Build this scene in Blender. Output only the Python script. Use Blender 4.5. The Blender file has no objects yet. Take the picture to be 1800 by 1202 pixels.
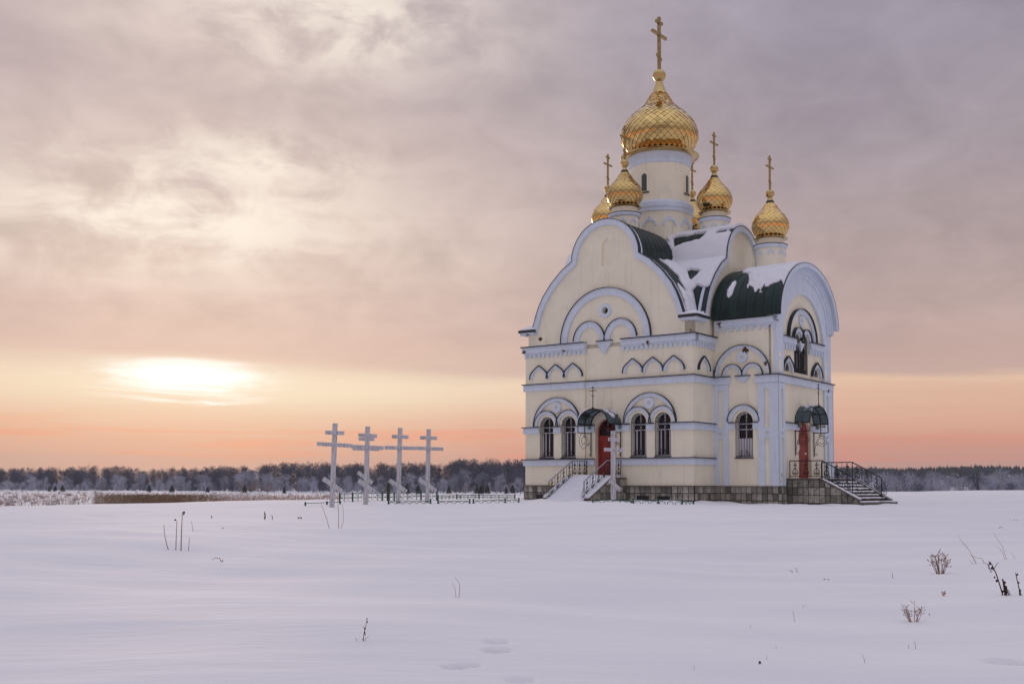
import bpy, bmesh, math, random
import numpy as np
from mathutils import Vector, Matrix
from mathutils.geometry import delaunay_2d_cdt
R = math.radians
random.seed(7); rng = np.random.default_rng(7)
scene = bpy.context.scene
col = scene.collection

# ------------------------------------------------------------------ camera
EYE = 0.68                                  # eye level above the snow at the church wall
F_PX, PITCH, ROLL, SHIFT = 1959.256, 3.524, 0.228, 133.42
cam_d = bpy.data.cameras.new('camera'); cam = bpy.data.objects.new('camera', cam_d); col.objects.link(cam)
cam_d.sensor_width = 36; cam_d.lens = 36*F_PX/1800; cam_d.shift_y = SHIFT/1800
cam_d.clip_end = 9000; cam_d.clip_start = .1
cam.matrix_world = Matrix.Translation((0, 0, EYE)) @ Matrix.Rotation(R(90+PITCH), 4, 'X') @ Matrix.Rotation(R(ROLL), 4, 'Z')
scene.camera = cam

def ray(px, py):                            # photo pixel -> direction, scaled to one metre ahead
    r = R(ROLL); dx, dy = px-900, py-601-SHIFT
    ix, iy = dx*math.cos(r)+dy*math.sin(r), -dx*math.sin(r)+dy*math.cos(r)
    X, Z, al = ix/F_PX, -iy/F_PX, R(PITCH)
    y, z = math.cos(al)-Z*math.sin(al), math.sin(al)+Z*math.cos(al)
    return X/y, z/y
def at(px, py, dist):
    X, Z = ray(px, py); return X*dist, dist, EYE+Z*dist

# ------------------------------------------------------------------ node helpers
class S:
    """a socket with arithmetic"""
    def __init__(s, nt, v): s.nt, s.v = nt, v
    def _m(s, op, b=None, c=None, clamp=False):
        n = s.nt.nodes.new('ShaderNodeMath'); n.operation = op; n.use_clamp = clamp
        for i, q in enumerate((s, b, c)):
            if q is None: continue
            q = q.v if isinstance(q, S) else q
            if isinstance(q, (int, float)): n.inputs[i].default_value = q
            else: s.nt.links.new(q, n.inputs[i])
        return S(s.nt, n.outputs[0])
    def __add__(s, b): return s._m('ADD', b)
    __radd__ = __add__
    def __sub__(s, b): return s._m('SUBTRACT', b)
    def __rsub__(s, b): return (s*-1)+b
    def __mul__(s, b): return s._m('MULTIPLY', b)
    __rmul__ = __mul__
    def __truediv__(s, b): return s._m('DIVIDE', b)
    def sq(s): return s*s
    def exp(s): return s._m('EXPONENT')
    def clamp(s): return s._m('ADD', 0.0, clamp=True)
    def abs(s): return s._m('ABSOLUTE')
    def sstep(s, a, b):
        n = s.nt.nodes.new('ShaderNodeMapRange'); n.interpolation_type = 'SMOOTHSTEP'
        s.nt.links.new(s.v, n.inputs[0])
        f, t = (a, b) if a < b else (b, a)
        n.inputs[1].default_value = f; n.inputs[2].default_value = t
        n.inputs[3].default_value, n.inputs[4].default_value = (0, 1) if a < b else (1, 0)
        return S(s.nt, n.outputs[0])
def sock(q): return q.v if isinstance(q, S) else q
def mixc(nt, fac, a, b, mode='MIX'):
    n = nt.nodes.new('ShaderNodeMix'); n.data_type = 'RGBA'; n.blend_type = mode
    for i, q in ((0, fac), (6, a), (7, b)):
        q = sock(q)
        if isinstance(q, (int, float)): n.inputs[i].default_value = q
        elif isinstance(q, (tuple, list)): n.inputs[i].default_value = (*q[:3], 1)
        else: nt.links.new(q, n.inputs[i])
    return n.outputs[2]
def noise(nt, vec, scale, detail=4, rough=.55, dist=0., dim='3D'):
    n = nt.nodes.new('ShaderNodeTexNoise'); n.noise_dimensions = dim
    if vec is not None: nt.links.new(vec, n.inputs['Vector'])
    n.inputs['Scale'].default_value = scale; n.inputs['Detail'].default_value = detail
    n.inputs['Roughness'].default_value = rough; n.inputs['Distortion'].default_value = dist
    return S(nt, n.outputs['Fac'])
def comb(nt, x, y, z=0.):
    n = nt.nodes.new('ShaderNodeCombineXYZ')
    for i, q in enumerate((x, y, z)):
        q = sock(q)
        if isinstance(q, (int, float)): n.inputs[i].default_value = q
        else: nt.links.new(q, n.inputs[i])
    return n.outputs[0]
def lin(c): return tuple((v/255/12.92 if v/255 <= .04045 else ((v/255+.055)/1.055)**2.4) for v in c)
def ramp(nt, fac, stops, lo, hi):
    n = nt.nodes.new('ShaderNodeValToRGB'); e = n.color_ramp.elements
    f = (fac-lo)/(hi-lo); nt.links.new(f.v, n.inputs[0])
    while len(e) < len(stops): e.new(.5)
    for i, (p, c) in enumerate(stops):
        e[i].position = (p-lo)/(hi-lo)
    for i, (p, c) in enumerate(stops): e[i].color = (*lin(c), 1)
    return n.outputs[0]

# ------------------------------------------------------------------ world: veiled sunrise sky
SUN_AZ, SUN_EL = -16.3, 5.4
world = bpy.data.worlds.new('World'); scene.world = world; world.use_nodes = True
nt = world.node_tree; nt.nodes.clear()
tc = nt.nodes.new('ShaderNodeTexCoord'); sp = nt.nodes.new('ShaderNodeSeparateXYZ'); nt.links.new(tc.outputs['Generated'], sp.inputs[0])
dx, dy, dz = (S(nt, sp.outputs[i]) for i in range(3))
el = dz._m('ARCSINE')*(180/math.pi)
az = dx._m('ARCTAN2', dy)*(180/math.pi)
elp = el.abs()                               # the lower half is never seen past the ground
# cloud layer seen in perspective
den = elp*(math.pi/180)+.10
cp = comb(nt, dx/den*.75, dy/den*.95, 0.)
sphv = comb(nt, dx, dy, dz*1.75)
n_big = noise(nt, sphv, 5.2, 6, .55, .35)*.75+noise(nt, cp, 1.0, 6, .58, .35)*.25
n_fine = noise(nt, sphv, 15., 7, .60, .45)*.72+noise(nt, cp, 3.4, 6, .6, .3)*.28
streak = noise(nt, comb(nt, az*.045, elp*.75, 3.), 1., 5, .55, .5)
away = (az-SUN_AZ).abs()
away = away._m('MINIMUM', 360-away)
t_far = (away+(n_big-.5)*14).sstep(-2, 33)
elw = elp+(streak-.5)*2.4*elp.sstep(0.2, 5)+(n_big-.5)*3.0*elp.sstep(6, 14)
LEFT = [(0,(212,176,160)),(1.1,(222,178,158)),(2.2,(233,182,155)),(3.2,(236,196,168)),(4.6,(236,208,180)),(5.5,(234,208,184)),(6.9,(226,194,179)),
        (9,(223,195,181)),(12,(229,207,193)),(15,(222,200,189)),(19,(207,187,181)),(25,(213,195,189)),(45,(208,207,219)),(70,(224,226,240)),(88,(228,231,244))]
RIGHT = [(0,(190,152,144)),(1.1,(200,152,138)),(2.2,(214,150,130)),(3.3,(220,170,146)),(4.6,(222,182,158)),(5.2,(228,192,166)),(6.0,(198,167,157)),
         (9,(186,163,158)),(12,(177,158,157)),(16,(165,152,158)),(20,(156,147,158)),(25,(157,150,164)),(45,(198,199,216)),(70,(221,224,241)),(88,(228,231,244))]
lf = ramp(nt, elw, LEFT, 0, 90); rt = ramp(nt, elw, RIGHT, 0, 90)
sky = mixc(nt, t_far, lf, rt)
# soft dark bellies and lit gaps in the cloud sheet
up = elp.sstep(5.5, 9)
dark = n_big.sstep(.52, .30)*up
sky = mixc(nt, dark*.55, sky, mixc(nt, 1., sky, (.76,.75,.83), 'MULTIPLY'))
mott = (n_fine-.5)*up*.62+1.0
n = nt.nodes.new('ShaderNodeVectorMath'); n.operation = 'SCALE'; nt.links.new(sky, n.inputs[0]); nt.links.new(mott.v, n.inputs['Scale']); sky = n.outputs[0]
# thin places lit through by the sun
g1 = (((az+17)/8.5).sq()+((elp-13.2)/2.6).sq())*-1
g2 = (((az+9.5)/7).sq()+((elp-22.8)/2.3).sq())*-1
g3 = (((az+12.5)/4.5).sq()+((elp-16.3)/1.2).sq())*-1
gap = (g1.exp()*1.15+g2.exp()*.95+g3.exp()*.8)*(n_fine*.8+streak*.2).sstep(.38, .60)
sky = mixc(nt, gap.clamp()*.85, sky, lin((253,241,225)))
# the lit band under the cloud edge, its broad glow and the veiled sun itself
edge = (elp+(streak-.5)*.5+((az-SUN_AZ)._m('MAXIMUM', 0.))*.042).sstep(6.7, 6.0)
gl = (((az+14)/17).sq()+((elp-4.9)/1.15).sq())*-1
sky = mixc(nt, (gl.exp()*edge).clamp()*.62, sky, lin((250,234,206)))
veil = noise(nt, comb(nt, az*.16, elp*1.1, 5.), 1., 6, .62, .6)
core = (veil*1.5+.1)*((((az-SUN_AZ+.2)/4.0).sq()+((elp-5.40+(streak-.5)*1.3+(veil-.5)*1.5)/.92).sq())*-1).exp()*edge
core = (core+(veil-.5)*.9*core.sstep(.02, .3)).sstep(.03, .78)
sky = mixc(nt, core, sky, (1.15,1.12,1.05))
streaks = noise(nt, comb(nt, az*.06, elp*1.5, 9.), 1., 4, .55, .4).sstep(.46, .66)*elp.sstep(.6, 1.6)*elp.sstep(3.8, 2.4)
sky = mixc(nt, streaks*.7, sky, mixc(nt, t_far, lin((247,166,128)), lin((228,140,116))))
bgc = nt.nodes.new('ShaderNodeBackground'); nt.links.new(sky, bgc.inputs[0]); bgc.inputs[1].default_value = 1.0
# the clear air above the cloud
nis = nt.nodes.new('ShaderNodeTexSky'); nis.sky_type = 'NISHITA'; nis.sun_disc = False
nis.sun_elevation = R(SUN_EL); nis.sun_rotation = R(SUN_AZ)
bgn = nt.nodes.new('ShaderNodeBackground'); nt.links.new(nis.outputs[0], bgn.inputs[0]); bgn.inputs[1].default_value = .1
mx = nt.nodes.new('ShaderNodeMixShader'); mx.inputs[0].default_value = .02
nt.links.new(bgc.outputs[0], mx.inputs[1]); nt.links.new(bgn.outputs[0], mx.inputs[2])
wo = nt.nodes.new('ShaderNodeOutputWorld'); nt.links.new(mx.outputs[0], wo.inputs[0])

# ------------------------------------------------------------------ sun behind thin cloud
sd = bpy.data.lights.new('sun', 'SUN'); sd.energy = .8; sd.angle = R(12); sd.color = (1., .78, .58)
so = bpy.data.objects.new('sun', sd); col.objects.link(so)
sdir = Vector((math.sin(R(SUN_AZ))*math.cos(R(SUN_EL)), math.cos(R(SUN_AZ))*math.cos(R(SUN_EL)), math.sin(R(SUN_EL))))
so.rotation_euler = sdir.to_track_quat('Z', 'Y').to_euler(); so.location = (-20, 60, 40)
scene.view_settings.view_transform = 'Standard'; scene.view_settings.look = 'None'
scene.view_settings.exposure = .09; scene.view_settings.gamma = 1

# ------------------------------------------------------------------ materials
MATS = {}
def mat(name, color, rough=.8, metal=0., spec=.5, var=0., nscale=4., bump=0., bscale=30., rnd=0., build=None):
    m = bpy.data.materials.new(name); m.use_nodes = True; t = m.node_tree; MATS[name] = m
    b = t.nodes['Principled BSDF']; b.inputs['Roughness'].default_value = rough; b.inputs['Metallic'].default_value = metal
    b.inputs['Specular IOR Level'].default_value = spec
    co = t.nodes.new('ShaderNodeTexCoord').outputs['Object']
    c = (*color, 1) if len(color) == 3 else color
    cs = None
    if var:
        nz = noise(t, co, nscale, 6, .6)
        cs = mixc(t, nz.sstep(.3, .7), tuple(v*(1-var) for v in color), tuple(min(1, v*(1+var*.7)) for v in color))
    if rnd:
        oi = t.nodes.new('ShaderNodeObjectInfo'); r = S(t, oi.outputs['Random'])
        k = (r-.5)*2*rnd+1.
        v = t.nodes.new('ShaderNodeVectorMath'); v.operation = 'SCALE'
        if cs is None: v.inputs[0].default_value = color[:3]
        else: t.links.new(cs, v.inputs[0])
        t.links.new(k.v, v.inputs['Scale']); cs = v.outputs[0]
    if build: cs = build(t, co, cs if cs is not None else c, b)
    if cs is not None: t.links.new(cs, b.inputs['Base Color'])
    else: b.inputs['Base Color'].default_value = c
    if bump:
        bn = t.nodes.new('ShaderNodeBump'); bn.inputs['Strength'].default_value = bump; bn.inputs['Distance'].default_value = .02
        t.links.new(noise(t, co, bscale, 5, .6).v, bn.inputs['Height']); t.links.new(bn.outputs[0], b.inputs['Normal'])
    return m
# places where plaster has fallen off (church coordinates) and rust-brown brick shows
CHIPS = [(-8.15,-.2,8.3,.17),(-7.9,-.2,8.27,.16),(-2.95,-.2,8.3,.14),(-2.62,-.2,8.36,.17),(-10.85,-.2,8.45,.18),(-10.6,-.1,9.35,.22),
         (-6.62,-.14,6.2,.12),(-.1,.0,9.3,.14),(-.15,-.02,8.85,.2),(.4,2.4,9.45,.25),(1.85,2.42,7.98,.26),(3.0,2.4,7.15,.18),(3.6,9.3,6.2,.2),
         (3.62,2.85,1.35,.16),(.05,2.42,6.9,.18),(-9.9,.12,9.2,.18)]
def chips(t, co, c, b):
    tot = None
    nz = noise(t, co, 7., 5, .65)
    for x, y, z, r in CHIPS:
        d = t.nodes.new('ShaderNodeVectorMath'); d.operation = 'DISTANCE'; t.links.new(co, d.inputs[0]); d.inputs[1].default_value = (x, y, z)
        v = (S(t, d.outputs['Value'])/r)
        tot = v if tot is None else tot._m('MINIMUM', v)
    msk = (tot+(nz-.5)*2.6).sstep(.8, .65)
    fine = noise(t, co, 16., 3, .5).sstep(.70, .73)*noise(t, co, .8, 2, .5).sstep(.5, .62)
    msk = (msk+fine).clamp()
    # long rain streaks
    sx = t.nodes.new('ShaderNodeMapping'); sx.inputs['Scale'].default_value = (3., 3., .22); t.links.new(co, sx.inputs[0])
    st = noise(t, sx.outputs[0], 1.6, 5, .6).sstep(.52, .78)
    c2 = mixc(t, st*.5, c, mixc(t, 1., c, (.70,.68,.66), 'MULTIPLY'))
    bl = noise(t, co, .55, 4, .6).sstep(.48, .72)
    c2 = mixc(t, bl*.32, c2, mixc(t, 1., c2, (.80,.78,.80), 'MULTIPLY'))
    return mixc(t, msk, c2, (.10,.055,.035))
mat('plaster', (.87,.83,.665), .88, spec=.25, var=.05, nscale=1.1, bump=.25, bscale=14, build=chips)
mat('trim', (.65,.735,.85), .82, spec=.3, var=.05, nscale=2.2, bump=.15, bscale=22, build=chips)
mat('flashing', (.012,.018,.022), .6, metal=.0, var=.3)
def scuffs(t, co, c, b):
    nz = noise(t, co, 1.8, 6, .65).sstep(.5, .75)
    return mixc(t, nz*.35, c, (.02,.05,.045))
mat('roof_green', (.006,.022,.019), .42, spec=.3, var=.25, nscale=2, rnd=.25, bump=.12, bscale=5, build=scuffs)
mat('core', (.06,.04,.015), .5, metal=.6)
mat('gold', (.68,.46,.175), .10, metal=1., rnd=.22, bump=.45, bscale=2.6)
mat('gold_plain', (.56,.40,.165), .22, metal=1., var=.12, bump=.05, bscale=6)
mat('gold_cross', (.42,.31,.13), .35, metal=1., var=.25, nscale=8)
mat('window_dark', (.006,.008,.011), .12, spec=.22)
mat('window_frame', (.68,.70,.78), .5)
mat('blind', (.62,.62,.68), .7)
mat('drum_glass', (.05,.075,.08), .12, spec=.6)
mat('iron', (.018,.017,.020), .55, spec=.4)
mat('iron_rail', (.30,.30,.34), .45, spec=.4)
def grime(t, co, c, b):
    sx = t.nodes.new('ShaderNodeMapping'); sx.inputs['Scale'].default_value = (4., 4., .9); t.links.new(co, sx.inputs[0])
    nz = noise(t, sx.outputs[0], 1.5, 5, .65).sstep(.5, .72)
    n2 = noise(t, co, .7, 3, .5).sstep(.5, .7)
    c2 = mixc(t, nz*.85, c, (.055,.04,.028))
    return mixc(t, n2*.25, c2, (.36,.33,.28))
def tile_build(t, co, c, b):
    oi = t.nodes.new('ShaderNodeObjectInfo'); 
    off = t.nodes.new('ShaderNodeVectorMath'); off.operation = 'ADD'; t.links.new(co, off.inputs[0]); t.links.new(oi.outputs['Location'], off.inputs[1])
    return grime(t, off.outputs[0], c, b)
mat('tile', (.26,.25,.215), .75, var=.35, nscale=5, rnd=.6, bump=.3, bscale=16, build=tile_build)
mat('grout', (.04,.03,.023), .95, var=.3)
mat('concrete', (.13,.115,.10), .9, var=.35, nscale=5, bump=.4, bscale=20)
mat('red_door', (.27,.022,.014), .45, spec=.4, var=.2, nscale=3)
mat('paper', (.75,.75,.78), .8)
mat('ink', (.12,.12,.14), .8)
mat('lamp_green', (.10,.24,.22), .2, spec=.6)
def frosty(t, co, c, b):
    ge = t.nodes.new('ShaderNodeNewGeometry'); s2 = t.nodes.new('ShaderNodeSeparateXYZ'); t.links.new(ge.outputs['Normal'], s2.inputs[0])
    f = (S(t, s2.outputs[2])+(noise(t, co, 9, 4, .6)-.5)*1.4).sstep(.35, .8)
    return mixc(t, f*.8, c, (.72,.73,.78))
mat('canopy_sheet', (.012,.045,.035), .3, spec=.5, var=.3, nscale=6)
MATS['canopy_sheet'].node_tree.nodes['Principled BSDF'].inputs['Transmission Weight'].default_value = 0.
m = bpy.data.materials.new('canopy_pane'); m.use_nodes = True; MATS['canopy_pane'] = m; t = m.node_tree
b = t.nodes['Principled BSDF']; b.inputs['Base Color'].default_value = (.10,.15,.16,1); b.inputs['Roughness'].default_value = .3
tr = t.nodes.new('ShaderNodeBsdfTranslucent'); tr.inputs[0].default_value = (.42,.50,.54,1)
mxs = t.nodes.new('ShaderNodeMixShader'); mxs.inputs[0].default_value = .6
t.links.new(b.outputs[0], mxs.inputs[1]); t.links.new(tr.outputs[0], mxs.inputs[2]); t.links.new(mxs.outputs[0], t.nodes['Material Output'].inputs[0])
def snow_build(t, co, c, b):
    b.inputs['Subsurface Weight'].default_value = 0.
    return c
mat('roof_snow', (.80,.81,.87), .75, spec=.3, var=.04, nscale=2, bump=.5, bscale=9)
def ground_snow(t, co, c, b):
    mp = t.nodes.new('ShaderNodeMapping'); mp.inputs['Rotation'].default_value = (0,0,R(17)); mp.inputs['Scale'].default_value = (.25,1.,1.); t.links.new(co, mp.inputs[0])
    w = noise(t, mp.outputs[0], .55, 5, .55, .3)
    f = noise(t, mp.outputs[0], 5., 6, .62)
    g = noise(t, co, 60., 3, .6)
    hh = w*1.0+f*.24+g*.018
    bn = t.nodes.new('ShaderNodeBump'); bn.inputs['Strength'].default_value = .55; bn.inputs['Distance'].default_value = .16
    t.links.new(hh.v, bn.inputs['Height']); t.links.new(bn.outputs[0], b.inputs['Normal'])
    return mixc(t, w.sstep(.3, .7), (.81,.79,.82), (.865,.84,.855))
mat('snow', (.83,.83,.87), .8, spec=.12, build=ground_snow)
def wood_white(t, co, c, b):
    mp = t.nodes.new('ShaderNodeMapping'); mp.inputs['Scale'].default_value = (9.,9.,.8); t.links.new(co, mp.inputs[0])
    w = noise(t, mp.outputs[0], 2.2, 6, .65)
    c2 = mixc(t, w.sstep(.46, .72), c, (.20,.195,.20))
    c2 = mixc(t, noise(t, co, 5., 5, .6).sstep(.6, .75)*.5, c2, (.13,.10,.085))
    return frosty(t, co, c2, b)
mat('white_wood', (.56,.57,.60), .85, spec=.2, bump=.4, bscale=26, build=wood_white)
mat('fence_green', (.012,.085,.055), .5, var=.3, nscale=12)
mat('post_olive', (.05,.05,.022), .8)
mat('weed_red', (.16,.065,.05), .9, rnd=.3)
mat('weed_dark', (.045,.02,.016), .9, rnd=.3)
mat('weed_tan', (.30,.19,.14), .9, rnd=.3)
mat('reed', (.24,.16,.085), .9, var=.35, nscale=.8)
mat('reed_frost', (.55,.50,.50), .9)
mat('bark', (.042,.044,.055), .95, rnd=.2)
mat('twig_dark', (.098,.108,.155), .95, rnd=.28, var=.25, nscale=.5)
mat('twig_frost', (.40,.415,.50), .95, rnd=.25, var=.2, nscale=.5)
mat('twig_rust', (.25,.19,.185), .95, rnd=.2, var=.2, nscale=.5)
mat('pine', (.035,.05,.035), .95, rnd=.25, build=frosty if False else None)
mat('ridge', (.050,.068,.085), .95, var=.3, nscale=.02)
mat('house_wall', (.12,.11,.11), .9); mat('house_roof', (.75,.76,.82), .8)

# ------------------------------------------------------------------ mesh helpers
class MB:
    def __init__(s): s.v, s.f = [], []
    def add(s, v, f):
        o = len(s.v); s.v += [tuple(map(float, p)) for p in v]; s.f += [tuple(i+o for i in q) for q in f]; return s
    def box(s, x0, x1, y0, y1, z0, z1):
        return s.add([(x0,y0,z0),(x1,y0,z0),(x1,y1,z0),(x0,y1,z0),(x0,y0,z1),(x1,y0,z1),(x1,y1,z1),(x0,y1,z1)],
                     [(3,2,1,0),(4,5,6,7),(0,1,5,4),(1,2,6,5),(2,3,7,6),(3,0,4,7)])
    def tube(s, pts, r, n=5, close=False):
        P = [Vector(p) for p in pts]; k = len(P); rings = []
        rr = r if hasattr(r, '__len__') else [r]*k
        ref = None
        for i in range(k):
            if close: tg = P[(i+1) % k]-P[i-1]
            else: tg = P[min(i+1, k-1)]-P[max(i-1, 0)]
            tg.normalize()
            if ref is None: ref = Vector((0,0,1)) if abs(tg.z) < .9 else Vector((1,0,0))
            a = tg.cross(ref)
            if a.length < 1e-4: a = tg.orthogonal()
            a.normalize(); b_ = tg.cross(a)
            ref = a.cross(tg)
            rings.append([P[i]+(a*math.cos(2*math.pi*j/n)+b_*math.sin(2*math.pi*j/n))*rr[i] for j in range(n)])
        v = [q for g in rings for q in g]; f = []
        for i in range(k if close else k-1):
            i2 = (i+1) % k
            for j in range(n): f.append((i*n+j, i*n+(j+1) % n, i2*n+(j+1) % n, i2*n+j))
        if not close: f += [tuple(range(n))[::-1], tuple((k-1)*n+j for j in range(n))]
        return s.add(v, f)
    def lathe(s, prof, n, c=(0,0,0), cap=True):
        v = []; f = []
        for r, z in prof:
            for j in range(n):
                a = 2*math.pi*j/n; v.append((c[0]+r*math.cos(a), c[1]+r*math.sin(a), c[2]+z))
        for i in range(len(prof)-1):
            for j in range(n): f.append((i*n+j, i*n+(j+1) % n, (i+1)*n+(j+1) % n, (i+1)*n+j))
        if cap: f += [tuple(range(n))[::-1], tuple((len(prof)-1)*n+j for j in range(n))]
        return s.add(v, f)
    def strip(s, fr, A, B, d0, d1):
        """solid between two polylines of equal length in a wall frame"""
        k = len(A); v = [fr(*p, d0) for p in A]+[fr(*p, d0) for p in B]+[fr(*p, d1) for p in A]+[fr(*p, d1) for p in B]
        f = []
        for i in range(k-1):
            f += [(i, i+1, k+i+1, k+i), (2*k+i, 3*k+i, 3*k+i+1, 2*k+i+1), (i, 2*k+i, 2*k+i+1, i+1), (k+i, k+i+1, 3*k+i+1, 3*k+i)]
        f += [(0, k, 3*k, 2*k), (k-1, 3*k-1, 4*k-1, 2*k-1)]
        return s.add(v, f)
    def fbox(s, fr, s0, s1, z0, z1, d0, d1): return s.strip(fr, [(s0,z1),(s1,z1)], [(s0,z0),(s1,z0)], d0, d1)
    def plate(s, fr, outer, holes, d0, d1):
        loops = [outer]+list(holes); pts = []; edges = []
        for L in loops:
            o = len(pts); pts += [Vector(p) for p in L]; edges += [(o+i, o+(i+1) % len(L)) for i in range(len(L))]
        V, E_, Fc, *_ = delaunay_2d_cdt(pts, edges, [], 0, 1e-6)
        def inside(p, L):
            c = False; j = len(L)-1
            for i in range(len(L)):
                if (L[i][1] > p[1]) != (L[j][1] > p[1]) and p[0] < (L[j][0]-L[i][0])*(p[1]-L[i][1])/(L[j][1]-L[i][1])+L[i][0]: c = not c
                j = i
            return c
        tri = []
        for q in Fc:
            c = sum((V[i] for i in q), Vector((0,0)))/len(q)
            if inside(c, outer) and not any(inside(c, h) for h in holes): tri.append(q)
        n = len(V); v = [fr(p[0], p[1], d0) for p in V]+[fr(p[0], p[1], d1) for p in V]
        f = [tuple(q) for q in tri]+[tuple(i+n for i in q)[::-1] for q in tri]
        cnt = {}
        for q in tri:
            for i in range(len(q)):
                e = (q[i], q[(i+1) % len(q)]); cnt[e] = cnt.get(e, 0)+1
        for (i, j) in cnt:
            if (j, i) not in cnt: f.append((j, i, i+n, j+n))
        return s.add(v, f)
    def mesh(s, name, smooth=False, recalc=True):
        me = bpy.data.meshes.new(name); me.from_pydata(s.v, [], s.f); me.validate()
        if recalc:
            bm = bmesh.new(); bm.from_mesh(me); bmesh.ops.recalc_face_normals(bm, faces=bm.faces); bm.to_mesh(me); bm.free()
        if smooth:
            me.polygons.foreach_set('use_smooth', [True]*len(me.polygons))
            if smooth is not True: me.set_sharp_from_angle(angle=R(smooth))
        return me
    def build(s, name, m, parent=None, smooth=False, recalc=True):
        return put(name, s.mesh(name, smooth, recalc), m, parent)
def put(name, me, m, parent=None, loc=None, rot=None):
    o = bpy.data.objects.new(name, me); col.objects.link(o); o.parent = parent
    if m is not None and me is not None and not me.materials: me.materials.append(MATS[m])
    if loc is not None: o.location = loc
    if rot is not None: o.rotation_euler = rot
    return o
def tag(o, label=None, cat=None, group=None, kind=None):
    if label: o['label'] = label
    if cat: o['category'] = cat
    if group: o['group'] = group
    if kind: o['kind'] = kind
    return o
def thing(name, label, cat, loc=(0,0,0), rotz=0., group=None):
    o = bpy.data.objects.new(name, None); col.objects.link(o); o.location = loc; o.rotation_euler = (0,0,rotz); o.empty_display_size = .3
    return tag(o, label, cat, group)
def arc(cx, cz, r, a0=180, a1=0, n=24, ry=None):
    ry = r if ry is None else ry
    return [(cx+r*math.cos(R(a0+(a1-a0)*i/n)), cz+ry*math.sin(R(a0+(a1-a0)*i/n))) for i in range(n+1)]
def spiral(c, r0, r1, a0, a1, n=14):
    return [(c[0]+(r0+(r1-r0)*i/n)*math.cos(R(a0+(a1-a0)*i/n)), c[1]+(r0+(r1-r0)*i/n)*math.sin(R(a0+(a1-a0)*i/n))) for i in range(n+1)]
def bez(p0, p1, p2, p3, n=10):
    return [tuple((1-t)**3*a+3*(1-t)**2*t*b_+3*(1-t)*t*t*c+t**3*d for a, b_, c, d in zip(p0, p1, p2, p3)) for t in [i/n for i in range(n+1)]]
def sm(t): t = np.clip(t, 0, 1); return t*t*(3-2*t)

# ------------------------------------------------------------------ terrain
YAW = R(37.0545); CH = Vector((9.4443, 58., 0.))
UX, UY = math.cos(YAW), -math.sin(YAW); VX, VY = math.sin(YAW), math.cos(YAW)
def to_world(x, y, z=0.): return (CH.x+UX*x+VX*y, CH.y+UY*x+VY*y, z)
def hnoise(x, y):
    return (.10*np.sin(x*.21+.7+.6*np.sin(y*.13))*np.sin(y*.17+1.1+.5*np.sin(x*.11))+.05*np.sin(x*.53+y*.31+2.)*np.sin(y*.41-x*.12)
            +.018*np.sin(x*1.3+y*.9)*np.sin(y*1.7-x*.5+1.))
PRINTS = []
def ground(x, y):
    x = np.asarray(x, float); y = np.asarray(y, float)
    s = y
    lat = np.where(x < 0, .0125*x, .0120*x)*sm((s-8)/45)
    lat = np.clip(lat, -.5, .55)
    hill = -.87+.84*sm((s-2)/52)*.5+.84*.5*np.clip((s-2)/52, 0, 1)+lat+1.5*hnoise(x, y)*sm(s/14)*(.35+.65*sm((46-s)/26))
    # level ground round the church, a little lower at the side stair
    lx = (x-CH.x)*UX+(y-CH.y)*UY; ly = (x-CH.x)*VX+(y-CH.y)*VY
    dd = np.sqrt(np.maximum(np.maximum(-11.5-lx, lx-8.5), 0)**2+np.maximum(np.maximum(-4.-ly, ly-12.), 0)**2)
    flat = -.03-.14*sm((lx+.5)/3.5)+.045*np.sin(lx*1.7+.4)*np.sin(ly*1.3+.5*np.sin(lx*.9))+.03*np.sin(lx*3.1+ly*2.3)
    hill = hill*sm(dd/9)+flat*(1-sm(dd/9))
    c0 = 52+1.15*np.maximum(0, x+24)
    c0 = np.minimum(c0, 100)
    fall = sm((s-c0)/70)
    field = -3.05+1.45*sm((s-160)/300)+.25*np.sin(x*.03)*np.sin(s*.02)
    r = np.hypot(x, y); azd = np.degrees(np.arctan2(x, y))
    ridge = 15.5*sm((r-600)/450)*sm((azd+8)/9)*(1+.05*np.sin(azd*.9))*sm((y+200)/400)
    z = hill*(1-fall)+(field+ridge)*fall
    for px, py, rr, dp in PRINTS:
        q = ((x-px)**2+(y-py)**2)/rr**2
        z = z-dp*np.exp(-q*q)
    return z
def G(x, y): return float(ground(x, y))
def on_snow(px, py, lo=3., hi=110.):
    """where a photo pixel's ray meets the snow of the hill"""
    X, Z = ray(px, py); prev = lo
    for i in range(900):
        s = lo*(hi/lo)**(i/899)
        if EYE+Z*s < G(X*s, s):
            a_, b_ = prev, s
            for _ in range(25):
                m_ = (a_+b_)/2
                if EYE+Z*m_ < G(X*m_, m_): b_ = m_
                else: a_ = m_
            return X*b_, b_, G(X*b_, b_)
        prev = s
    return X*hi, hi, G(X*hi, hi)
for px, py, rr, dp in ((872,1127,.09,.10),(873,1142,.10,.14),(801,1171,.09,.10),(824,1169,.08,.08),(915,1194,.09,.08),(1777,1162,.17,.2),(1764,1166,.09,.1)):
    x_, y_, _ = on_snow(px, py); PRINTS.append((x_, y_, rr, dp))
for px, py in ((1680,912),(1690,909),(1702,910),(1716,915),(1724,921),(1732,918),(182,906),(160,906),(1385,943),(1358,949)):
    x_, y_, _ = on_snow(px, py); PRINTS.append((x_, y_, .45, .07))

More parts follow.
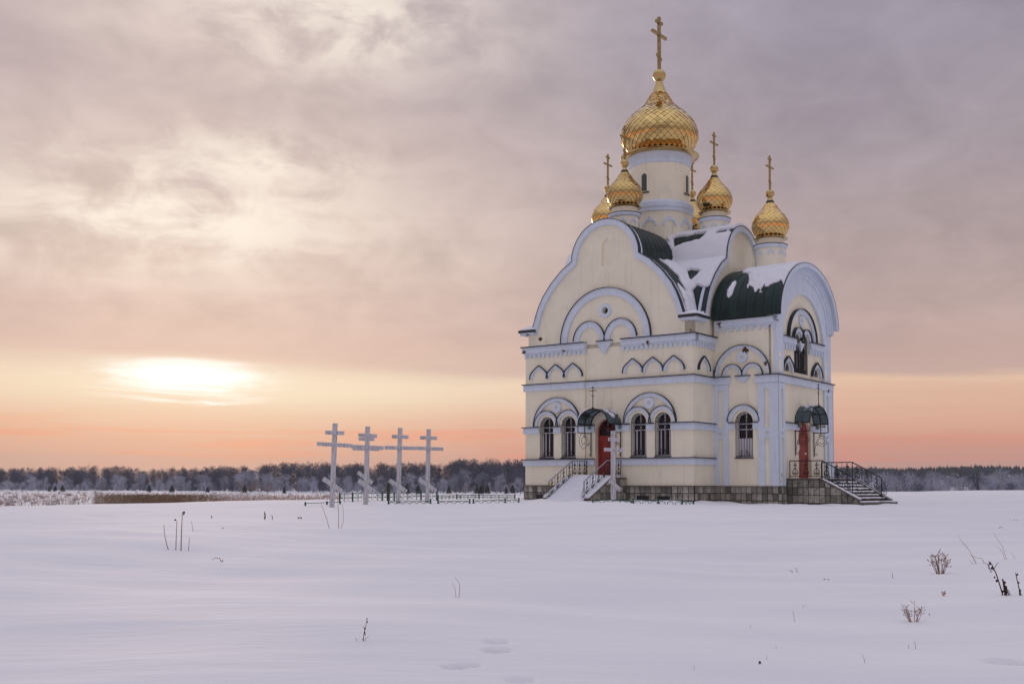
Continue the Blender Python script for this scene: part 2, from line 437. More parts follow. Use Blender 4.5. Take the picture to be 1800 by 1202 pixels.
def make_ground():
    rs = [.4]
    while rs[-1] < 6500:
        r = rs[-1]; rs.append(r*(1.06 if r < 5 else 1.02 if r < 8 else 1.005 if r < 13 else 1.011 if r < 22 else 1.02 if r < 130 else 1.07))
    azs = list(np.arange(-30, 30.01, .16)); azs += list(np.arange(34, 327, 3.))
    rs = np.array(rs); A = np.radians(np.array(azs))
    X = rs[:, None]*np.sin(A)[None]; Y = rs[:, None]*np.cos(A)[None]; Z = ground(X, Y)
    v = np.stack([X, Y, Z], -1).reshape(-1, 3); nr, na = len(rs), len(A)
    i, j = np.meshgrid(np.arange(nr-1), np.arange(na), indexing='ij'); j2 = (j+1) % na
    f = np.stack([i*na+j, (i+1)*na+j, (i+1)*na+j2, i*na+j2], -1).reshape(-1, 4)[:, ::-1]
    v = np.vstack([v, [[0, 0, G(0, 0)]]]); cap = [(nr*na, jj, (jj+1) % na)[::-1] for jj in range(na)]
    me = bpy.data.meshes.new('snowy_ground'); me.from_pydata(v.tolist(), [], f.tolist()+cap)
    me.polygons.foreach_set('use_smooth', [True]*len(me.polygons))
    o = put('snowy_ground', me, 'snow'); o['kind'] = 'structure'
    return o
make_ground()

# =================================================================== the church
W, DM, DN, WN, AX = 10.85, 12.4, 2.42, 7.52, 3.6      # main width and depth; porch offset, width, length
CX, CY = -W/2, DM/2
church = thing('church', 'cream and white church with gilded onion domes and green roofs on the snowy rise', 'church', (CH.x, CH.y, 0), -YAW)
frA = lambda s, z, d: (s, -d, z)
frM = lambda s, z, d: (s, .12-d, z)
frN = lambda s, z, d: (s, DN-d, z)
frB = lambda s, z, d: (AX+d, s, z)
frE = lambda s, z, d: (d, s, z)
frE2 = lambda s, z, d: (-.12+d, s, z)
frW = lambda s, z, d: (-W-d, s, z)
frK = lambda s, z, d: (s, DM+d, z)
frK2 = lambda s, z, d: (s, DM-.12+d, z)
frW2 = lambda s, z, d: (-W+.12-d, s, z)
frNN = lambda s, z, d: (s, DN+WN+d, z)
ZPL, ZCOR = .75, 8.75

def arch_loop(cx, w, z0, zs, n=14):       # opening: rectangle with a round head
    r = w/2
    return [(cx-r, z0)]+[(cx-r*math.cos(math.pi*i/n), zs+r*math.sin(math.pi*i/n)) for i in range(n+1)]+[(cx+r, z0)]
def rect(s0, s1, z0, z1): return [(s0,z0),(s1,z0),(s1,z1),(s0,z1)]

# ---- walls
holesL = [arch_loop(c, .96, 2.33, 4.17) for c in (-9.33, -7.84)]
holesR = [arch_loop(c, .96, 2.33, 4.18) for c in (-3.29, -1.80)]
MB().plate(frA, rect(-W, -6.74, .1, 8.4), holesL, -.6, 0).build('wall', 'plaster', church)
MB().plate(frA, rect(-4.26, 0, .1, 8.4), holesR, -.6, 0).build('wall', 'plaster', church)
door_loop = arch_loop(-5.45, 1.36, 1.18, 3.76)
MB().plate(frM, rect(-6.80, -4.20, .1, 8.62), [door_loop], -.5, 0).build('wall', 'plaster', church)
MB().box(-.55, 0, .6, DM-.003, .1, 8.4).build('wall', 'plaster', church)
MB().box(-W, -W+.55, .6, DM-.003, .1, 8.4).build('wall', 'plaster', church)
MB().box(-W+.55, -.55, DM-.55, DM, .1, 8.4).build('wall', 'plaster', church)

# ---- gables
PROF = [(4.85,9.62),(4.80,9.95),(4.62,10.5),(4.42,11.0),(4.12,11.55),(3.56,12.25),(2.83,12.93),(2.13,13.36)]
ZL, RL = 13.36, 2.13
half = PROF+[(RL*math.cos(R(a)), ZL+RL*math.sin(R(a))) for a in range(8, 91, 8)]
half[-1] = (RL*math.cos(R(88)), ZL+RL*math.sin(R(88)))
outline = [(q, z) for q, z in half]+[(0, ZL+RL)]+[(-q, z) for q, z in half[::-1]]    # right to left over the top
def hprof(q):
    q = np.abs(q); zs = np.interp(q, [p[0] for p in PROF[::-1]], [p[1] for p in PROF[::-1]])
    return np.where(q < RL, ZL+np.sqrt(np.maximum(RL*RL-q*q, 0)), np.where(q > 4.85, 9.62, zs))
def offset(path, dist):
    P = [Vector(p) for p in path]; out = []
    for i in range(len(P)):
        tg = P[min(i+1, len(P)-1)]-P[max(i-1, 0)]; tg.normalize(); out.append(P[i]+Vector((tg.y, -tg.x))*-dist)
    return [(p.x, p.y) for p in out]
def keep_split(path, k):                    # avoid self-crossing at the cusps: clamp points beyond
    return path
def gable(fr, c, halfw, name='gable', holes=()):
    base = [(c+halfw, 8.4), (c+halfw, 9.45), (c+4.85, 9.45)]
    o = base+[(c+q, z-.02) for q, z in outline]+[(c-4.85, 9.45), (c-halfw, 9.45), (c-halfw, 8.4)]
    g = MB().plate(fr, o, holes, -.4, 0).build(name, 'plaster', church)
    inner = offset(outline, .26); mb = MB()
    mb.strip(fr, [(c+q, z) for q, z in offset(outline, -.06)], [(c+q, z) for q, z in inner], -.3, .16)
    MB().strip(fr, [(c+q, z) for q, z in offset(outline, -.09)], [(c+q, z) for q, z in offset(outline, -.062)], -.1, .185).build('flashing', 'flashing', g)
    mb.build('gable_trim', 'trim', g)
    return g
niche = [(-5.70,12.97),(-5.70,14.12)]+bez((-5.70,14.12),(-5.68,14.32),(-5.48,14.36),(-5.37,14.5),6)[1:]+bez((-5.37,14.5),(-5.26,14.36),(-5.05,14.32),(-5.03,14.12),6)[1:]+[(-5.03,12.97)]
ocu = arc(-5.44, 10.44, .2, 360, 0, 20)[:-1]
gA = gable(frM, CX, W/2-.12, holes=[niche, ocu])
MB().fbox(frM, -5.9, -4.85, 12.8, 14.7, -.38, -.12).build('niche_back', 'plaster', gA)
MB().fbox(frM, -5.75, -5.13, 10.1, 10.8, -.39, -.3).build('oculus_pane', 'window_dark', gA)
gE = gable(frE2, CY, DM/2-.12); gW = gable(frW2, CY, DM/2-.13); gK = gable(frK2, CX, W/2-.14)

# ---- bands with metal flashings
def band(fr, s0, s1, z0, z1, d=.10, fl=True, parent=None, e0=0., e1=0., name='string_course'):
    o = MB().fbox(fr, s0, s1, z0, z1, -.02, d).build(name, 'trim', parent or church)
    if fl: MB().fbox(fr, s0-e0, s1+e1, z1+.001, z1+.045, -.02, d+.08).build('flashing', 'flashing', o)
    return o
# lower band and spring band, front
for z0, z1, segs in ((1.87, 2.21, ((-W-.1,-6.742),(-4.258,.1))), (3.71, 4.06, ((-W-.1,-9.83),(-8.83,-8.34),(-7.34,-6.742),(-4.258,-3.80),(-2.78,-2.31),(-1.29,.1)))):
    for s0, s1 in segs: band(frA, s0, s1, z0, z1, .1, True, None, .08 if s0 < -W else 0, .08 if s1 > 0 else 0)
for s0, s1 in ((-6.738,-6.14),(-4.76,-4.262)):
    band(frM, s0, s1, 1.87, 2.21, .1); band(frM, s0, s1, 3.71, 4.06, .1)
for s0, s1, f in ((-W-.1,-6.742,frA),(-6.738,-4.262,frM),(-4.258,.1,frA)):
    band(f, s0, s1, 6.17, 6.54, .1, True, None, .08 if s0 < -W else 0, .08 if s1 > 0 else 0)
for z0, z1 in ((1.87,2.21),(3.71,4.06),(6.17,6.54)):      # returns on the flanks
    band(frE, .003, DN-.003, z0, z1, .1); band(frE, DN+WN, DM+.1, z0, z1, .1)
    band(frW, .003, DM+.1, z0, z1, .1); band(frK, -W-.097, .097, z0, z1, .1)
# crown cornice with crenellated dentils
def cornice(fr, s0, s1, z0=8.09, z1=8.72, step=.29, dw=.165, d=.12, e0=0., e1=0., flash=True, parent=None):
    c = MB().fbox(fr, s0-e0, s1+e1, z0+.30, z1, -.35, d+.05).build('cornice', 'trim', parent or church)
    if flash: MB().fbox(fr, s0-e0-(.07 if e0 else 0), s1+e1+(.07 if e1 else 0), z1+.001, z1+.05, -.35, d+.14).build('flashing', 'flashing', c)
    n = max(2, int(round((s1-s0)/step))); me = None
    MB().fbox(fr, s0, s1, z0+.2, z0+.297, -.05, d-.02).build('dentil_course', 'trim', c)
    for i in range(n):
        t0 = s0+(s1-s0-dw)*i/(n-1)
        if me is None:
            base = t0; me = MB().fbox(fr, t0, t0+dw, z0, z0+.198, -.05, d-.03).mesh('dentil')
        p0, p1 = Vector(fr(base, 0, 0)), Vector(fr(t0, 0, 0))
        put('dentil', me, 'trim', c, loc=p1-p0)
    return c
cornice(frA, -W, -6.70, e0=.17); cornice(frA, -4.30, 0, e1=.17)
cornice(frE, .003, DN, e0=0); cornice(frE, DN+WN, DM, e1=.17); cornice(frW, .003, DM, step=.5); cornice(frK, -W, 0, step=.5)
def ledge_snow(fr, s0, s1, z, d, parent=church, bulge=.09):
    n = max(4, int((s1-s0)/.25)); A_, B_ = [], []
    mb = MB(); v = []; f = []
    for i in range(n+1):
        s_ = s0+(s1-s0)*i/n; e = min(1, min(i, n-i)/2+.15); h = bulge*e*random.uniform(.5, 1.2)
        v += [fr(s_, z, -.05), fr(s_, z+h, -.05), fr(s_, z+h*.35, d*.6), fr(s_, z, d*.92)]
    for i in range(n):
        for k in range(3): f.append((i*4+k, i*4+k+1, i*4+4+k+1, i*4+4+k))
        f.append((i*4+3, i*4, i*4+4, i*4+7))
    f += [(0,1,2,3), (n*4+3, n*4+2, n*4+1, n*4)]
    return mb.add(v, f).build('ledge_snow', 'roof_snow', parent, 50)
ledge_snow(frM, -10.75, -6.75, 8.773, .30, bulge=.13); ledge_snow(frM, -4.25, -.05, 8.773, .30, bulge=.13); ledge_snow(frE2, .1, DN-.1, 8.773, .30)
ledge_snow(frA, -10.8, -9.95, 4.108, .16, bulge=.05); ledge_snow(frA, -1.2, .0, 4.108, .16, bulge=.05); ledge_snow(frE, .1, DN-.1, 4.108, .16, bulge=.05)
ledge_snow(frA, -10.7, -4.3-2.46, 6.588, .15, bulge=.03); ledge_snow(frA, -4.2, -.1, 2.258, .15, bulge=.03)

# ---- mouldings
def moulding(fr, cx, cz, ro, ri, stilt=0., d=.09, flash=True, ry=1., name='arch_moulding', parent=None, fd=.06, a0=180, a1=0):
    o = arc(cx, cz, ro, a0, a1, 28, ro*ry); i = arc(cx, cz, ri, a0, a1, 28, ro*ry-(ro-ri))
    if stilt: o = [(o[0][0], o[0][1]-stilt)]+o+[(o[-1][0], o[-1][1]-stilt)]; i = [(i[0][0], i[0][1]-stilt)]+i+[(i[-1][0], i[-1][1]-stilt)]
    m = MB().strip(fr, o, i, -.02, d).build(name, 'trim', parent or church, 35)
    if flash:
        o2 = arc(cx, cz, ro+.025, a0, a1, 28, ro*ry+.025); o1 = arc(cx, cz, ro+.002, a0, a1, 28, ro*ry+.002)
        MB().strip(fr, o2, o1, -.02, d+fd).build('flashing', 'flashing', m, 35)
    return m
def ring(fr, cx, cz, ro, ri, d=.09, parent=None):
    return MB().strip(fr, arc(cx, cz, ro, 360, 0, 28), arc(cx, cz, ri, 360, 0, 28), -.02, d).build('ring_moulding', 'trim', parent or church, 35)
def ogee(fr, cx, z0, w, h, t=.17, d=.09, parent=None):
    k = 10
    o = [(cx+x, z0+z) for x, z in bez((-w,0),(-w,.55*h),(-.42*w,.70*h),(0,h),k)+bez((0,h),(.42*w,.70*h),(w,.55*h),(w,0),k)[1:]]
    wi, hi = w-t, h-t*1.35
    i = [(cx+x, z0+z) for x, z in bez((-wi,0),(-wi,.72*hi),(-.5*wi,.97*hi),(0,hi),k)+bez((0,hi),(.5*wi,.97*hi),(wi,.72*hi),(wi,0),k)[1:]]
    m = MB().strip(fr, o, i, -.02, d).build('ogee_moulding', 'trim', parent or church, 35)
    o2 = offset(o, .035); o1 = offset(o, .004)
    MB().strip(fr, o2, o1, -.02, d+.06).build('flashing', 'flashing', m, 35)
    return m
def pendant(fr, cx, z1, w, h, d=.16):
    mb = MB(); k = 5
    for i in range(k):
        ww = w*(1-.8*i/(k-1))/2 if i < k-1 else w*.10; za = z1-h*i/k; zb = z1-h*(i+1)/k
        mb.fbox(fr, cx-ww, cx+ww, zb+.001, za, -.02, d*(1-.13*i))
    o = mb.build('pendant_corbel', 'trim', church)
    MB().fbox(fr, cx-w/2-.03, cx+w/2+.03, z1+.001, z1+.045, -.02, d+.06).build('flashing', 'flashing', o)
for c, cs in ((-8.60,(-9.33,-7.84)),(-2.57,(-3.29,-1.80))):
    moulding(frA, c, 4.13, 1.59, 1.39, d=.11)
    for q in cs: moulding(frA, q, 4.13, .80, .625, d=.09, ry=1.08)
    ring(frA, c-.02, 5.18, .31, .11)
for cs in ((-9.85,-8.68,-7.50),(-3.60,-2.36,-1.09)):
    for q in cs: ogee(frA, q, 6.86, .62, .76)
ogee(frE, 1.15, 6.86, .62, .76)
moulding(frM, -5.46, 8.78, 2.92, 2.52, d=.12); moulding(frM, -6.50, 8.78, 1.03, .68, d=.09, ry=1.1); moulding(frM, -4.45, 8.78, 1.03, .68, d=.09, ry=1.1)
ring(frM, -5.45, 10.44, .39, .2, .08); pendant(frM, -5.48, 8.72, .96, .68)

# ---- windows
def tubes(fr, curves, r, d, n=4):
    mb = MB()
    for c in curves: mb.tube([fr(p[0], p[1], d) for p in c], r, n)
    return mb
def lobes(cx, w, z0, zs):
    r = w/2; L = []
    L.append([(cx-r, z0)]+arc(cx, zs, r, 180, 0, 16)+[(cx+r, z0), (cx-r, z0)])
    ri = r*.70
    L.append(arc(cx, zs, ri, 180, 0, 14))
    for a in range(0, 181, 30): L.append([(cx+ri*math.cos(R(a)), zs+ri*math.sin(R(a))), (cx+r*math.cos(R(a)), zs+r*math.sin(R(a)))])
    for k in (-.62,-.31,0,.31,.62): L.append([(cx+k*r, z0), (cx+k*r, zs-.02)])
    L.append([(cx-r, zs-.02), (cx+r, zs-.02)])
    for sg in (-1, 1):
        L.append([(cx, zs), (cx+sg*ri*.72, zs+ri*.72)])
        L.append(spiral((cx+sg*.17, zs-.12), .13, .03, 90, 90+sg*-500, 16)); L.append(spiral((cx+sg*.36*r*1.5, zs-.45), .12, .03, 90, 90+sg*420, 14))
        L.append([(cx+sg*.17+.09*math.cos(a*.5236), zs+.07+.05*math.sin(a*.5236)) for a in range(13)])
        L.append(spiral((cx+sg*.2, z0+.14), .13, .03, 250, 250+sg*-480, 16)); L.append(spiral((cx+sg*.12, z0+.30), .07, .02, 270, 270+sg*400, 10))
    L.append([(cx-r, z0+.05), (cx+r, z0+.05)])
    return L
def window(fr, cx, w, z0, zs, depth=.26, style='dark', grille=True, thick=.03):
    r = w/2; lp = arch_loop(cx, w+.04, z0-.02, zs)
    inner = arch_loop(cx, w-.16, z0+.08, zs)
    win = MB().plate(fr, lp, [inner], -depth-.06, -depth).build('window', 'window_frame', church)
    MB().plate(fr, arch_loop(cx, w-.1, z0+.02, zs), [], -depth-.05, -depth-.035).build('pane', 'window_dark', win)
    mb = MB(); mb.fbox(fr, cx-thick, cx+thick, z0+.08, zs+r-.1, -depth-.03, -depth+.012)
    for zz in (zs-.12, zs-.42): mb.fbox(fr, cx-r+.08, cx+r-.08, zz-.028, zz+.028, -depth-.028, -depth+.010)
    mb.build('mullion', 'window_frame', win)
    if style == 'blind':
        MB().fbox(fr, cx-r+.08, cx+r-.08, z0+.08, z0+1.02, -depth-.033, -depth-.029).build('blind', 'blind', win)
    else:
        for sg in (-1, 1): MB().fbox(fr, cx+sg*.27-.04, cx+sg*.27+.04, z0+.08, zs-.46, -depth-.033, -depth-.031).build('curtain', 'blind', win)
    if grille:
        tubes(fr, lobes(cx, w-.03, z0+.03, zs), .0135, .0).build('grille', 'iron', win, recalc=False)
    MB().fbox(fr, cx-r-.03, cx+r+.03, z0-.06, z0-.001, -depth+.0, .07).build('sill', 'flashing', win)
    return win
for c in (-9.33,-7.84,-3.29,-1.80): window(frA, c, .96, 2.33, 4.175)

# ---- front door
def leaf_panel(cx, w, z0, z1, arch=0): return rect(cx-w/2, cx+w/2, z0, z1) if not arch else arch_loop(cx, w, z0, z1)
dA = MB().plate(frM, door_loop, [arch_loop(-5.45, 1.16, 3.52, 3.78), leaf_panel(-5.77,.42,1.4,2.05), leaf_panel(-5.13,.42,1.4,2.05), leaf_panel(-5.77,.42,2.2,3.05,1), leaf_panel(-5.13,.42,2.2,3.05,1)], -.38, -.30).build('door', 'red_door', church)
MB().fbox(frM, -6.12, -4.78, 1.2, 3.45, -.37, -.345).build('door_panel', 'red_door', dA)
MB().plate(frM, arch_loop(-5.45, 1.2, 3.5, 3.78), [], -.37, -.35).build('fanlight', 'window_dark', dA)
mb = MB()
for a in (45, 90, 135): mb.tube([frM(-5.45, 3.76, -.31), frM(-5.45+.6*math.cos(R(a)), 3.76+.6*math.sin(R(a)), -.31)], .022, 4)
mb.build('glazing_bar', 'red_door', dA)
MB().fbox(frM, -5.47, -5.43, 1.2, 3.5, -.3, -.275).build('meeting_strip', 'red_door', dA)
MB().tube([frM(-5.53, 2.2, -.29), frM(-5.53, 2.2, -.22), frM(-5.53, 2.36, -.22), frM(-5.53, 2.36, -.29)], .014, 5).build('handle', 'iron', dA)

# ---- corner eaves under the valleys
def eave(x0, x1, y0, y1):
    e = MB().box(x0+.05, x1-.06, y0+.06, y1-.05, 9.452, 9.60).build('eave', 'trim', church)
    MB().box(x0-.02, x1+.02, y0-.02, y1+.02, 9.601, 9.735).build('flashing', 'flashing', e)
eave(-.72, .36, -.22, 1.28); eave(-W-.36, -W+.72, -.22, 1.28); eave(-.72, .36, DM-1.28, DM+.22); eave(-W-.36, -W+.72, DM-1.28, DM+.22)

# ---- main roof: ribs of sheet metal, arm by arm, and the snow lying on it
roof = bpy.data.objects.new('roof', None); col.objects.link(roof); roof.parent = church
def roof_panel(n0, n1, along):
    top = [(q, z+.05) for q, z in outline]; low = [(q*.985, z-.01) for q, z in outline]
    if along == 'y': fr = lambda s, z, d: (CX+s, d, z)
    else: fr = lambda s, z, d: (d, CY+s, z)
    mb = MB().strip(fr, top, low, n0+.012, n1-.012)
    seam = [(q, z+.095) for q, z in outline]
    return mb
def seam_strip(p, along):
    fr = (lambda s, z, d: (CX+s, d, z)) if along == 'y' else (lambda s, z, d: (d, CY+s, z))
    return MB().strip(fr, [(q*1.003, z+.062) for q, z in outline], [(q, z+.03) for q, z in outline], p-.016, p+.016)
def arm(lo, hi, along, step=.52):
    n = int(round((hi-lo)/step))
    for i in range(n):
        a_, b_ = lo+(hi-lo)*i/n, lo+(hi-lo)*(i+1)/n
        roof_panel(a_, b_, along).build('roof_panel', 'roof_green', roof, 40)
        if i: seam_strip(a_, along).build('standing_seam', 'roof_green', roof, 40)
arm(.0, 4.3, 'y'); arm(DM-4.3, DM, 'y'); arm(-4.2, 0, 'x'); arm(-W, -W+4.2, 'x')

def vnoise(seed):
    r_ = np.random.default_rng(seed); T = r_.random((64, 64))
    def f(x, y):
        xi, yi = np.floor(x).astype(int), np.floor(y).astype(int); fx, fy = x-xi, y-yi; fx = fx*fx*(3-2*fx); fy = fy*fy*(3-2*fy)
        g = lambda i, j: T[i % 64, j % 64]
        return (g(xi, yi)*(1-fx)+g(xi+1, yi)*fx)*(1-fy)+(g(xi, yi+1)*(1-fx)+g(xi+1, yi+1)*fx)*fy
    return lambda x, y, o=5: sum(f((x*math.cos(.6+k*1.1)-y*math.sin(.6+k*1.1))*2**k+17*k+40, (x*math.sin(.6+k*1.1)+y*math.cos(.6+k*1.1))*2**k+5*k+40)*.55**k for k in range(o))/sum(.55**k for k in range(o))
VN = vnoise(3)
def masked_sheet(P, mask, thick, name, parent, m='roof_snow'):
    """P: grid of points (n,m,3), mask values >0 keep; closed sheet of varying thickness along normals"""
    n, m_, _ = P.shape
    du = np.gradient(P, axis=0); dv = np.gradient(P, axis=1); N = np.cross(du, dv); N /= np.linalg.norm(N, axis=2, keepdims=True)+1e-9
    N *= np.where(N[..., 2:3] < 0, -1, 1)
    th = thick*np.clip(mask*2.5, .38, 1)
    top = P+N*th[..., None]+N*.02
    keep = (mask[:-1,:-1] > 0)&(mask[1:,:-1] > 0)&(mask[:-1,1:] > 0)&(mask[1:,1:] > 0)
    idx = -np.ones((n, m_), int); vs = []; f = []
    def vid(i, j):
        if idx[i, j] < 0: idx[i, j] = len(vs); vs.append(top[i, j])
        return idx[i, j]
    I, J = np.nonzero(keep)
    for i, j in zip(I, J): f.append((vid(i, j), vid(i+1, j), vid(i+1, j+1), vid(i, j+1)))
    nv = len(vs); f = [list(map(int, q)) for q in f]
    ed = {}
    for q in f:
        for k in range(4): ed[(q[k], q[(k+1) % 4])] = 1
    low = {}
    inv = {int(idx[i, j]): (i, j) for i, j in zip(*np.nonzero(idx >= 0))}
    for (a_, b_) in list(ed):
        if (b_, a_) in ed: continue
        for q in (a_, b_):
            if q not in low: i, j = inv[q]; low[q] = len(vs); vs.append(P[i, j]-N[i, j]*.03)
        f.append((b_, a_, low[a_], low[b_]))
    me = bpy.data.meshes.new(name); me.from_pydata([tuple(p) for p in vs], [], f)
    me.polygons.foreach_set('use_smooth', [True]*len(me.polygons))
    return put(name, me, m, parent)
def main_snow():
    # walk each flank along its own curve, ridge to eave
    prof = [(RL*math.cos(R(a)), ZL+RL*math.sin(R(a))) for a in np.linspace(90, 4, 26)]+PROF[::-1]
    P2 = np.array(prof); L = np.r_[0, np.cumsum(np.hypot(*np.diff(P2, axis=0).T))]; U = np.linspace(0, L[-1], 190)
    q = np.interp(U, L, P2[:, 0]); z = np.interp(U, L, P2[:, 1]); LOBE = RL*math.pi/2
    bump = lambda t, c, w: np.exp(-((t-c)/w)**2)
    for along in ('x', 'y'):
        for sg in (-1, 1):
            for end in (0, 1):
                V_ = np.linspace(.0, 4.15 if along == 'x' else 4.25, 130); VV, UU = np.meshgrid(V_, U, indexing='ij'); Q = np.broadcast_to(q, UU.shape)*sg; Z = np.broadcast_to(z, UU.shape)
                if along == 'x': X = (-VV if end == 0 else -W+VV); Y = CY+Q; other = hprof(X-CX)
                else: Y = (VV if end == 0 else DM-VV); X = CX+Q; other = hprof(Y-CY)
                X = X+0*UU; Y = Y+0*UU
                d = Z-other; nz = (VN(X*1.0+3+Z*.4, Y*1.0+Z*.7)-.5)
                if along == 'x':
                    m_ = .75+nz*1.6
                    m_ -= 2.6*bump(UU, 1.62+.14*(VV-2.6)+nz*.9, .34)*sm((VV-1.5)/.4)+2.4*bump(UU, 1.42+nz*.3, .22)*sm((1.15-VV)/.35)
                    m_ -= 2.0*bump(UU, LOBE+1.75+nz*.6, .42)*bump(VV, 1.65+nz, .62)
                    m_ -= 2.2*sm((UU-LOBE-2.7-nz*2)/.7)*sm((1.35-VV+nz*1.5)/.6)
                    m_ = np.where(d < .35, np.maximum(m_, .4), m_)
                else:
                    lobe = UU < LOBE
                    m_ = np.where(lobe, .30-d*.9, .95-d*.55-1.5*sm((.75-VV)/.5))+nz*1.8
                m_ = np.where(d < -.05, -1, m_)
                masked_sheet(np.stack([X, Y, Z+.05], -1), m_, .16, 'snow_cover', roof)
    for x0, x1 in ((-.72,.34),(-W-.34,-W+.72)):
        for y0, y1 in ((-.18,1.26),(DM-1.26,DM+.18)):
            xs = np.linspace(x0, x1, 20); ys = np.linspace(y0, y1, 24); X, Y = np.meshgrid(xs, ys, indexing='ij')
            e = np.minimum(np.minimum(X-x0, x1-X), np.minimum(Y-y0, y1-Y))
            masked_sheet(np.stack([X, Y, 9.735+np.minimum(e, .5)*.35*(1+VN(X*2, Y*2))], -1), .1+e*2+VN(X*3, Y*3)*.3, .05, 'snow_cover', roof)
main_snow()

# ---- gilded domes
def smooth_prof(pts, n=60):
    r = np.array([p[0] for p in pts]); z = np.array([p[1] for p in pts]); k = len(pts); out = []
    for t in np.linspace(0, k-1, n):
        i = min(int(t), k-2); u = t-i
        g = lambda a, j: a[min(max(j, 0), k-1)]
        h = lambda a: .5*((2*g(a,i))+(-g(a,i-1)+g(a,i+1))*u+(2*g(a,i-1)-5*g(a,i)+4*g(a,i+1)-g(a,i+2))*u*u+(-g(a,i-1)+3*g(a,i)-3*g(a,i+1)+g(a,i+2))*u**3)
        out.append((float(h(r)), float(h(z))))
    return out
def shingle_rows(prof, count, zstop):
    """diamond rows: half diamond = 1/count of the girth; returns list of (mesh builder of one shingle at angle 0, phase)"""
    P = np.array(prof); L = np.r_[0, np.cumsum(np.hypot(*np.diff(P, axis=0).T))]
    ev = lambda s: (float(np.interp(s, L, P[:, 0])), float(np.interp(s, L, P[:, 1])))
    rows = []; s = .0; k = 0
    while True:
        r, z = ev(s)
        if z > zstop: break
        hgt = max(2*math.pi*r/count, .10)*.95
        hgt = min(hgt, .5)
        s2 = s+hgt; rb, zb = ev(s+hgt*.5); rt, zt = ev(min(s2, L[-1]))
        da = math.pi/count*.945
        r_, z_ = ev(s+hgt*.03); rt, zt = ev(min(s2-hgt*.03, L[-1]))
        rows.append(((r_, z_), (rb, zb), (rt, zt), da, (k % 2)*math.pi/count)); s += hgt*.5; k += 1
    return rows
def shingle(mb, row, a=0., lift=.0, tilt=0.):
    (r0, z0), (r1, z1), (r2, z2), da, ph = row; a += ph
    def p(r, z, an): return (r*math.cos(an), r*math.sin(an), z)
    up, dn = .016, .042+lift
    top = [p(r0+dn, z0-.005, a), p(r1+.028+tilt, z1, a+da), p(r2+up, z2, a), p(r1+.028-tilt, z1, a-da)]
    bot = [p(r0-.02, z0, a), p(r1-.02, z1, a+da), p(r2-.02, z2, a), p(r1-.02, z1, a-da)]
    mid = p(r1*math.cos(da)*.25+r1*.75+.032+lift*.3, z1, a)
    mb.add(top+bot+[mid], [(0,1,8),(1,2,8),(2,3,8),(3,0,8),(0,4,5,1),(1,5,6,2),(2,6,7,3),(3,7,4,0)])
def add_cross(name, parent, loc, z0, ztop, scale, m='gold_cross'):
    """three-bar cross in the y-z plane of the church"""
    h = ztop-z0; t = .055*scale*1.5
    cr = bpy.data.objects.new(name, None); col.objects.link(cr); cr.parent = parent; cr.location = loc
    def barb(y0, za, y1, zb, w, dx=.9):
        mb = MB(); w2 = w; d = t*dx
        mb.add([(-d,y0,za-w2),(-d,y1,zb-w2),(-d,y1,zb+w2),(-d,y0,za+w2),(d,y0,za-w2),(d,y1,zb-w2),(d,y1,zb+w2),(d,y0,za+w2)],
               [(0,1,2,3),(7,6,5,4),(0,4,5,1),(1,5,6,2),(2,6,7,3),(3,7,4,0)])
        return mb
    MB().box(-t, t, -t, t, z0-.1, ztop).build('upright', m, cr)
    barb(-.36*scale, ztop-.10*h, .36*scale, ztop-.10*h, t).build('bar', m, cr)
    barb(-.83*scale, ztop-.33*h, .83*scale, ztop-.33*h, t).build('bar', m, cr)
    barb(-.24*scale, ztop-.72*h, .24*scale, ztop-.79*h, t*.9).build('slanted_bar', m, cr)
    return cr
def ribbed_ball(mb, r, z, n=16):
    prof = [(max(.02, r*math.cos(R(a))), z+r*math.sin(R(a))) for a in range(-80, 81, 16)]
    mb.lathe(prof, n)
# main drum and dome, modelled about its own axis
main = bpy.data.objects.new('main_dome', None); col.objects.link(main); main.parent = church; main.location = (CX, CY, 0)
MB().lathe([(1.88,14.2),(1.88,16.85)], 64).build('lower_drum', 'plaster', main, 40)
MB().lathe([(1.89,16.83),(1.98,16.86),(1.98,17.06),(2.04,17.10),(2.04,17.34),(1.98,17.38),(1.9,17.5),(1.8,17.52)], 64).build('drum_moulding', 'trim', main, 30)
MB().lathe([(1.82,17.5),(1.82,19.78)], 64).build('drum', 'plaster', main, 40)
MB().lathe([(1.83,19.74),(1.87,19.77),(1.87,20.0),(1.92,20.04),(1.92,20.45),(1.5,20.46)], 64).build('drum_cornice', 'trim', main, 30)
MB().lathe([(1.90,20.40),(2.33,20.46),(2.37,20.52),(2.18,20.60),(1.96,20.68),(1.82,20.76),(1.70,20.79)], 64).build('gilded_collar', 'gold_plain', main, 60)
def cyl(c, r0): return lambda s, z, d: (c[0]+(r0+d)*math.sin(s/r0), c[1]-(r0+d)*math.cos(s/r0), z)
fD = cyl((0,0), 1.82)
for k in range(4):
    off = k*math.pi/2*1.82
    lp = [(off+x, z) for x, z in arch_loop(0, .52, 18.02, 18.95)]; li = [(off+x, z) for x, z in arch_loop(0, .36, 18.1, 18.95)]
    wn = MB().strip(fD, lp, li, -.02, .05).build('drum_window', 'plaster', main, 35)
    MB().plate(fD, [(off+x, z) for x, z in arch_loop(0, .38, 18.08, 18.95)], [], -.04, .014).build('drum_window_pane', 'drum_glass', main)
    MB().fbox(fD, off-.31, off+.31, 17.96, 18.02, -.02, .09).build('drum_window_sill', 'flashing', main)
fD2 = cyl((0,0), 1.88)
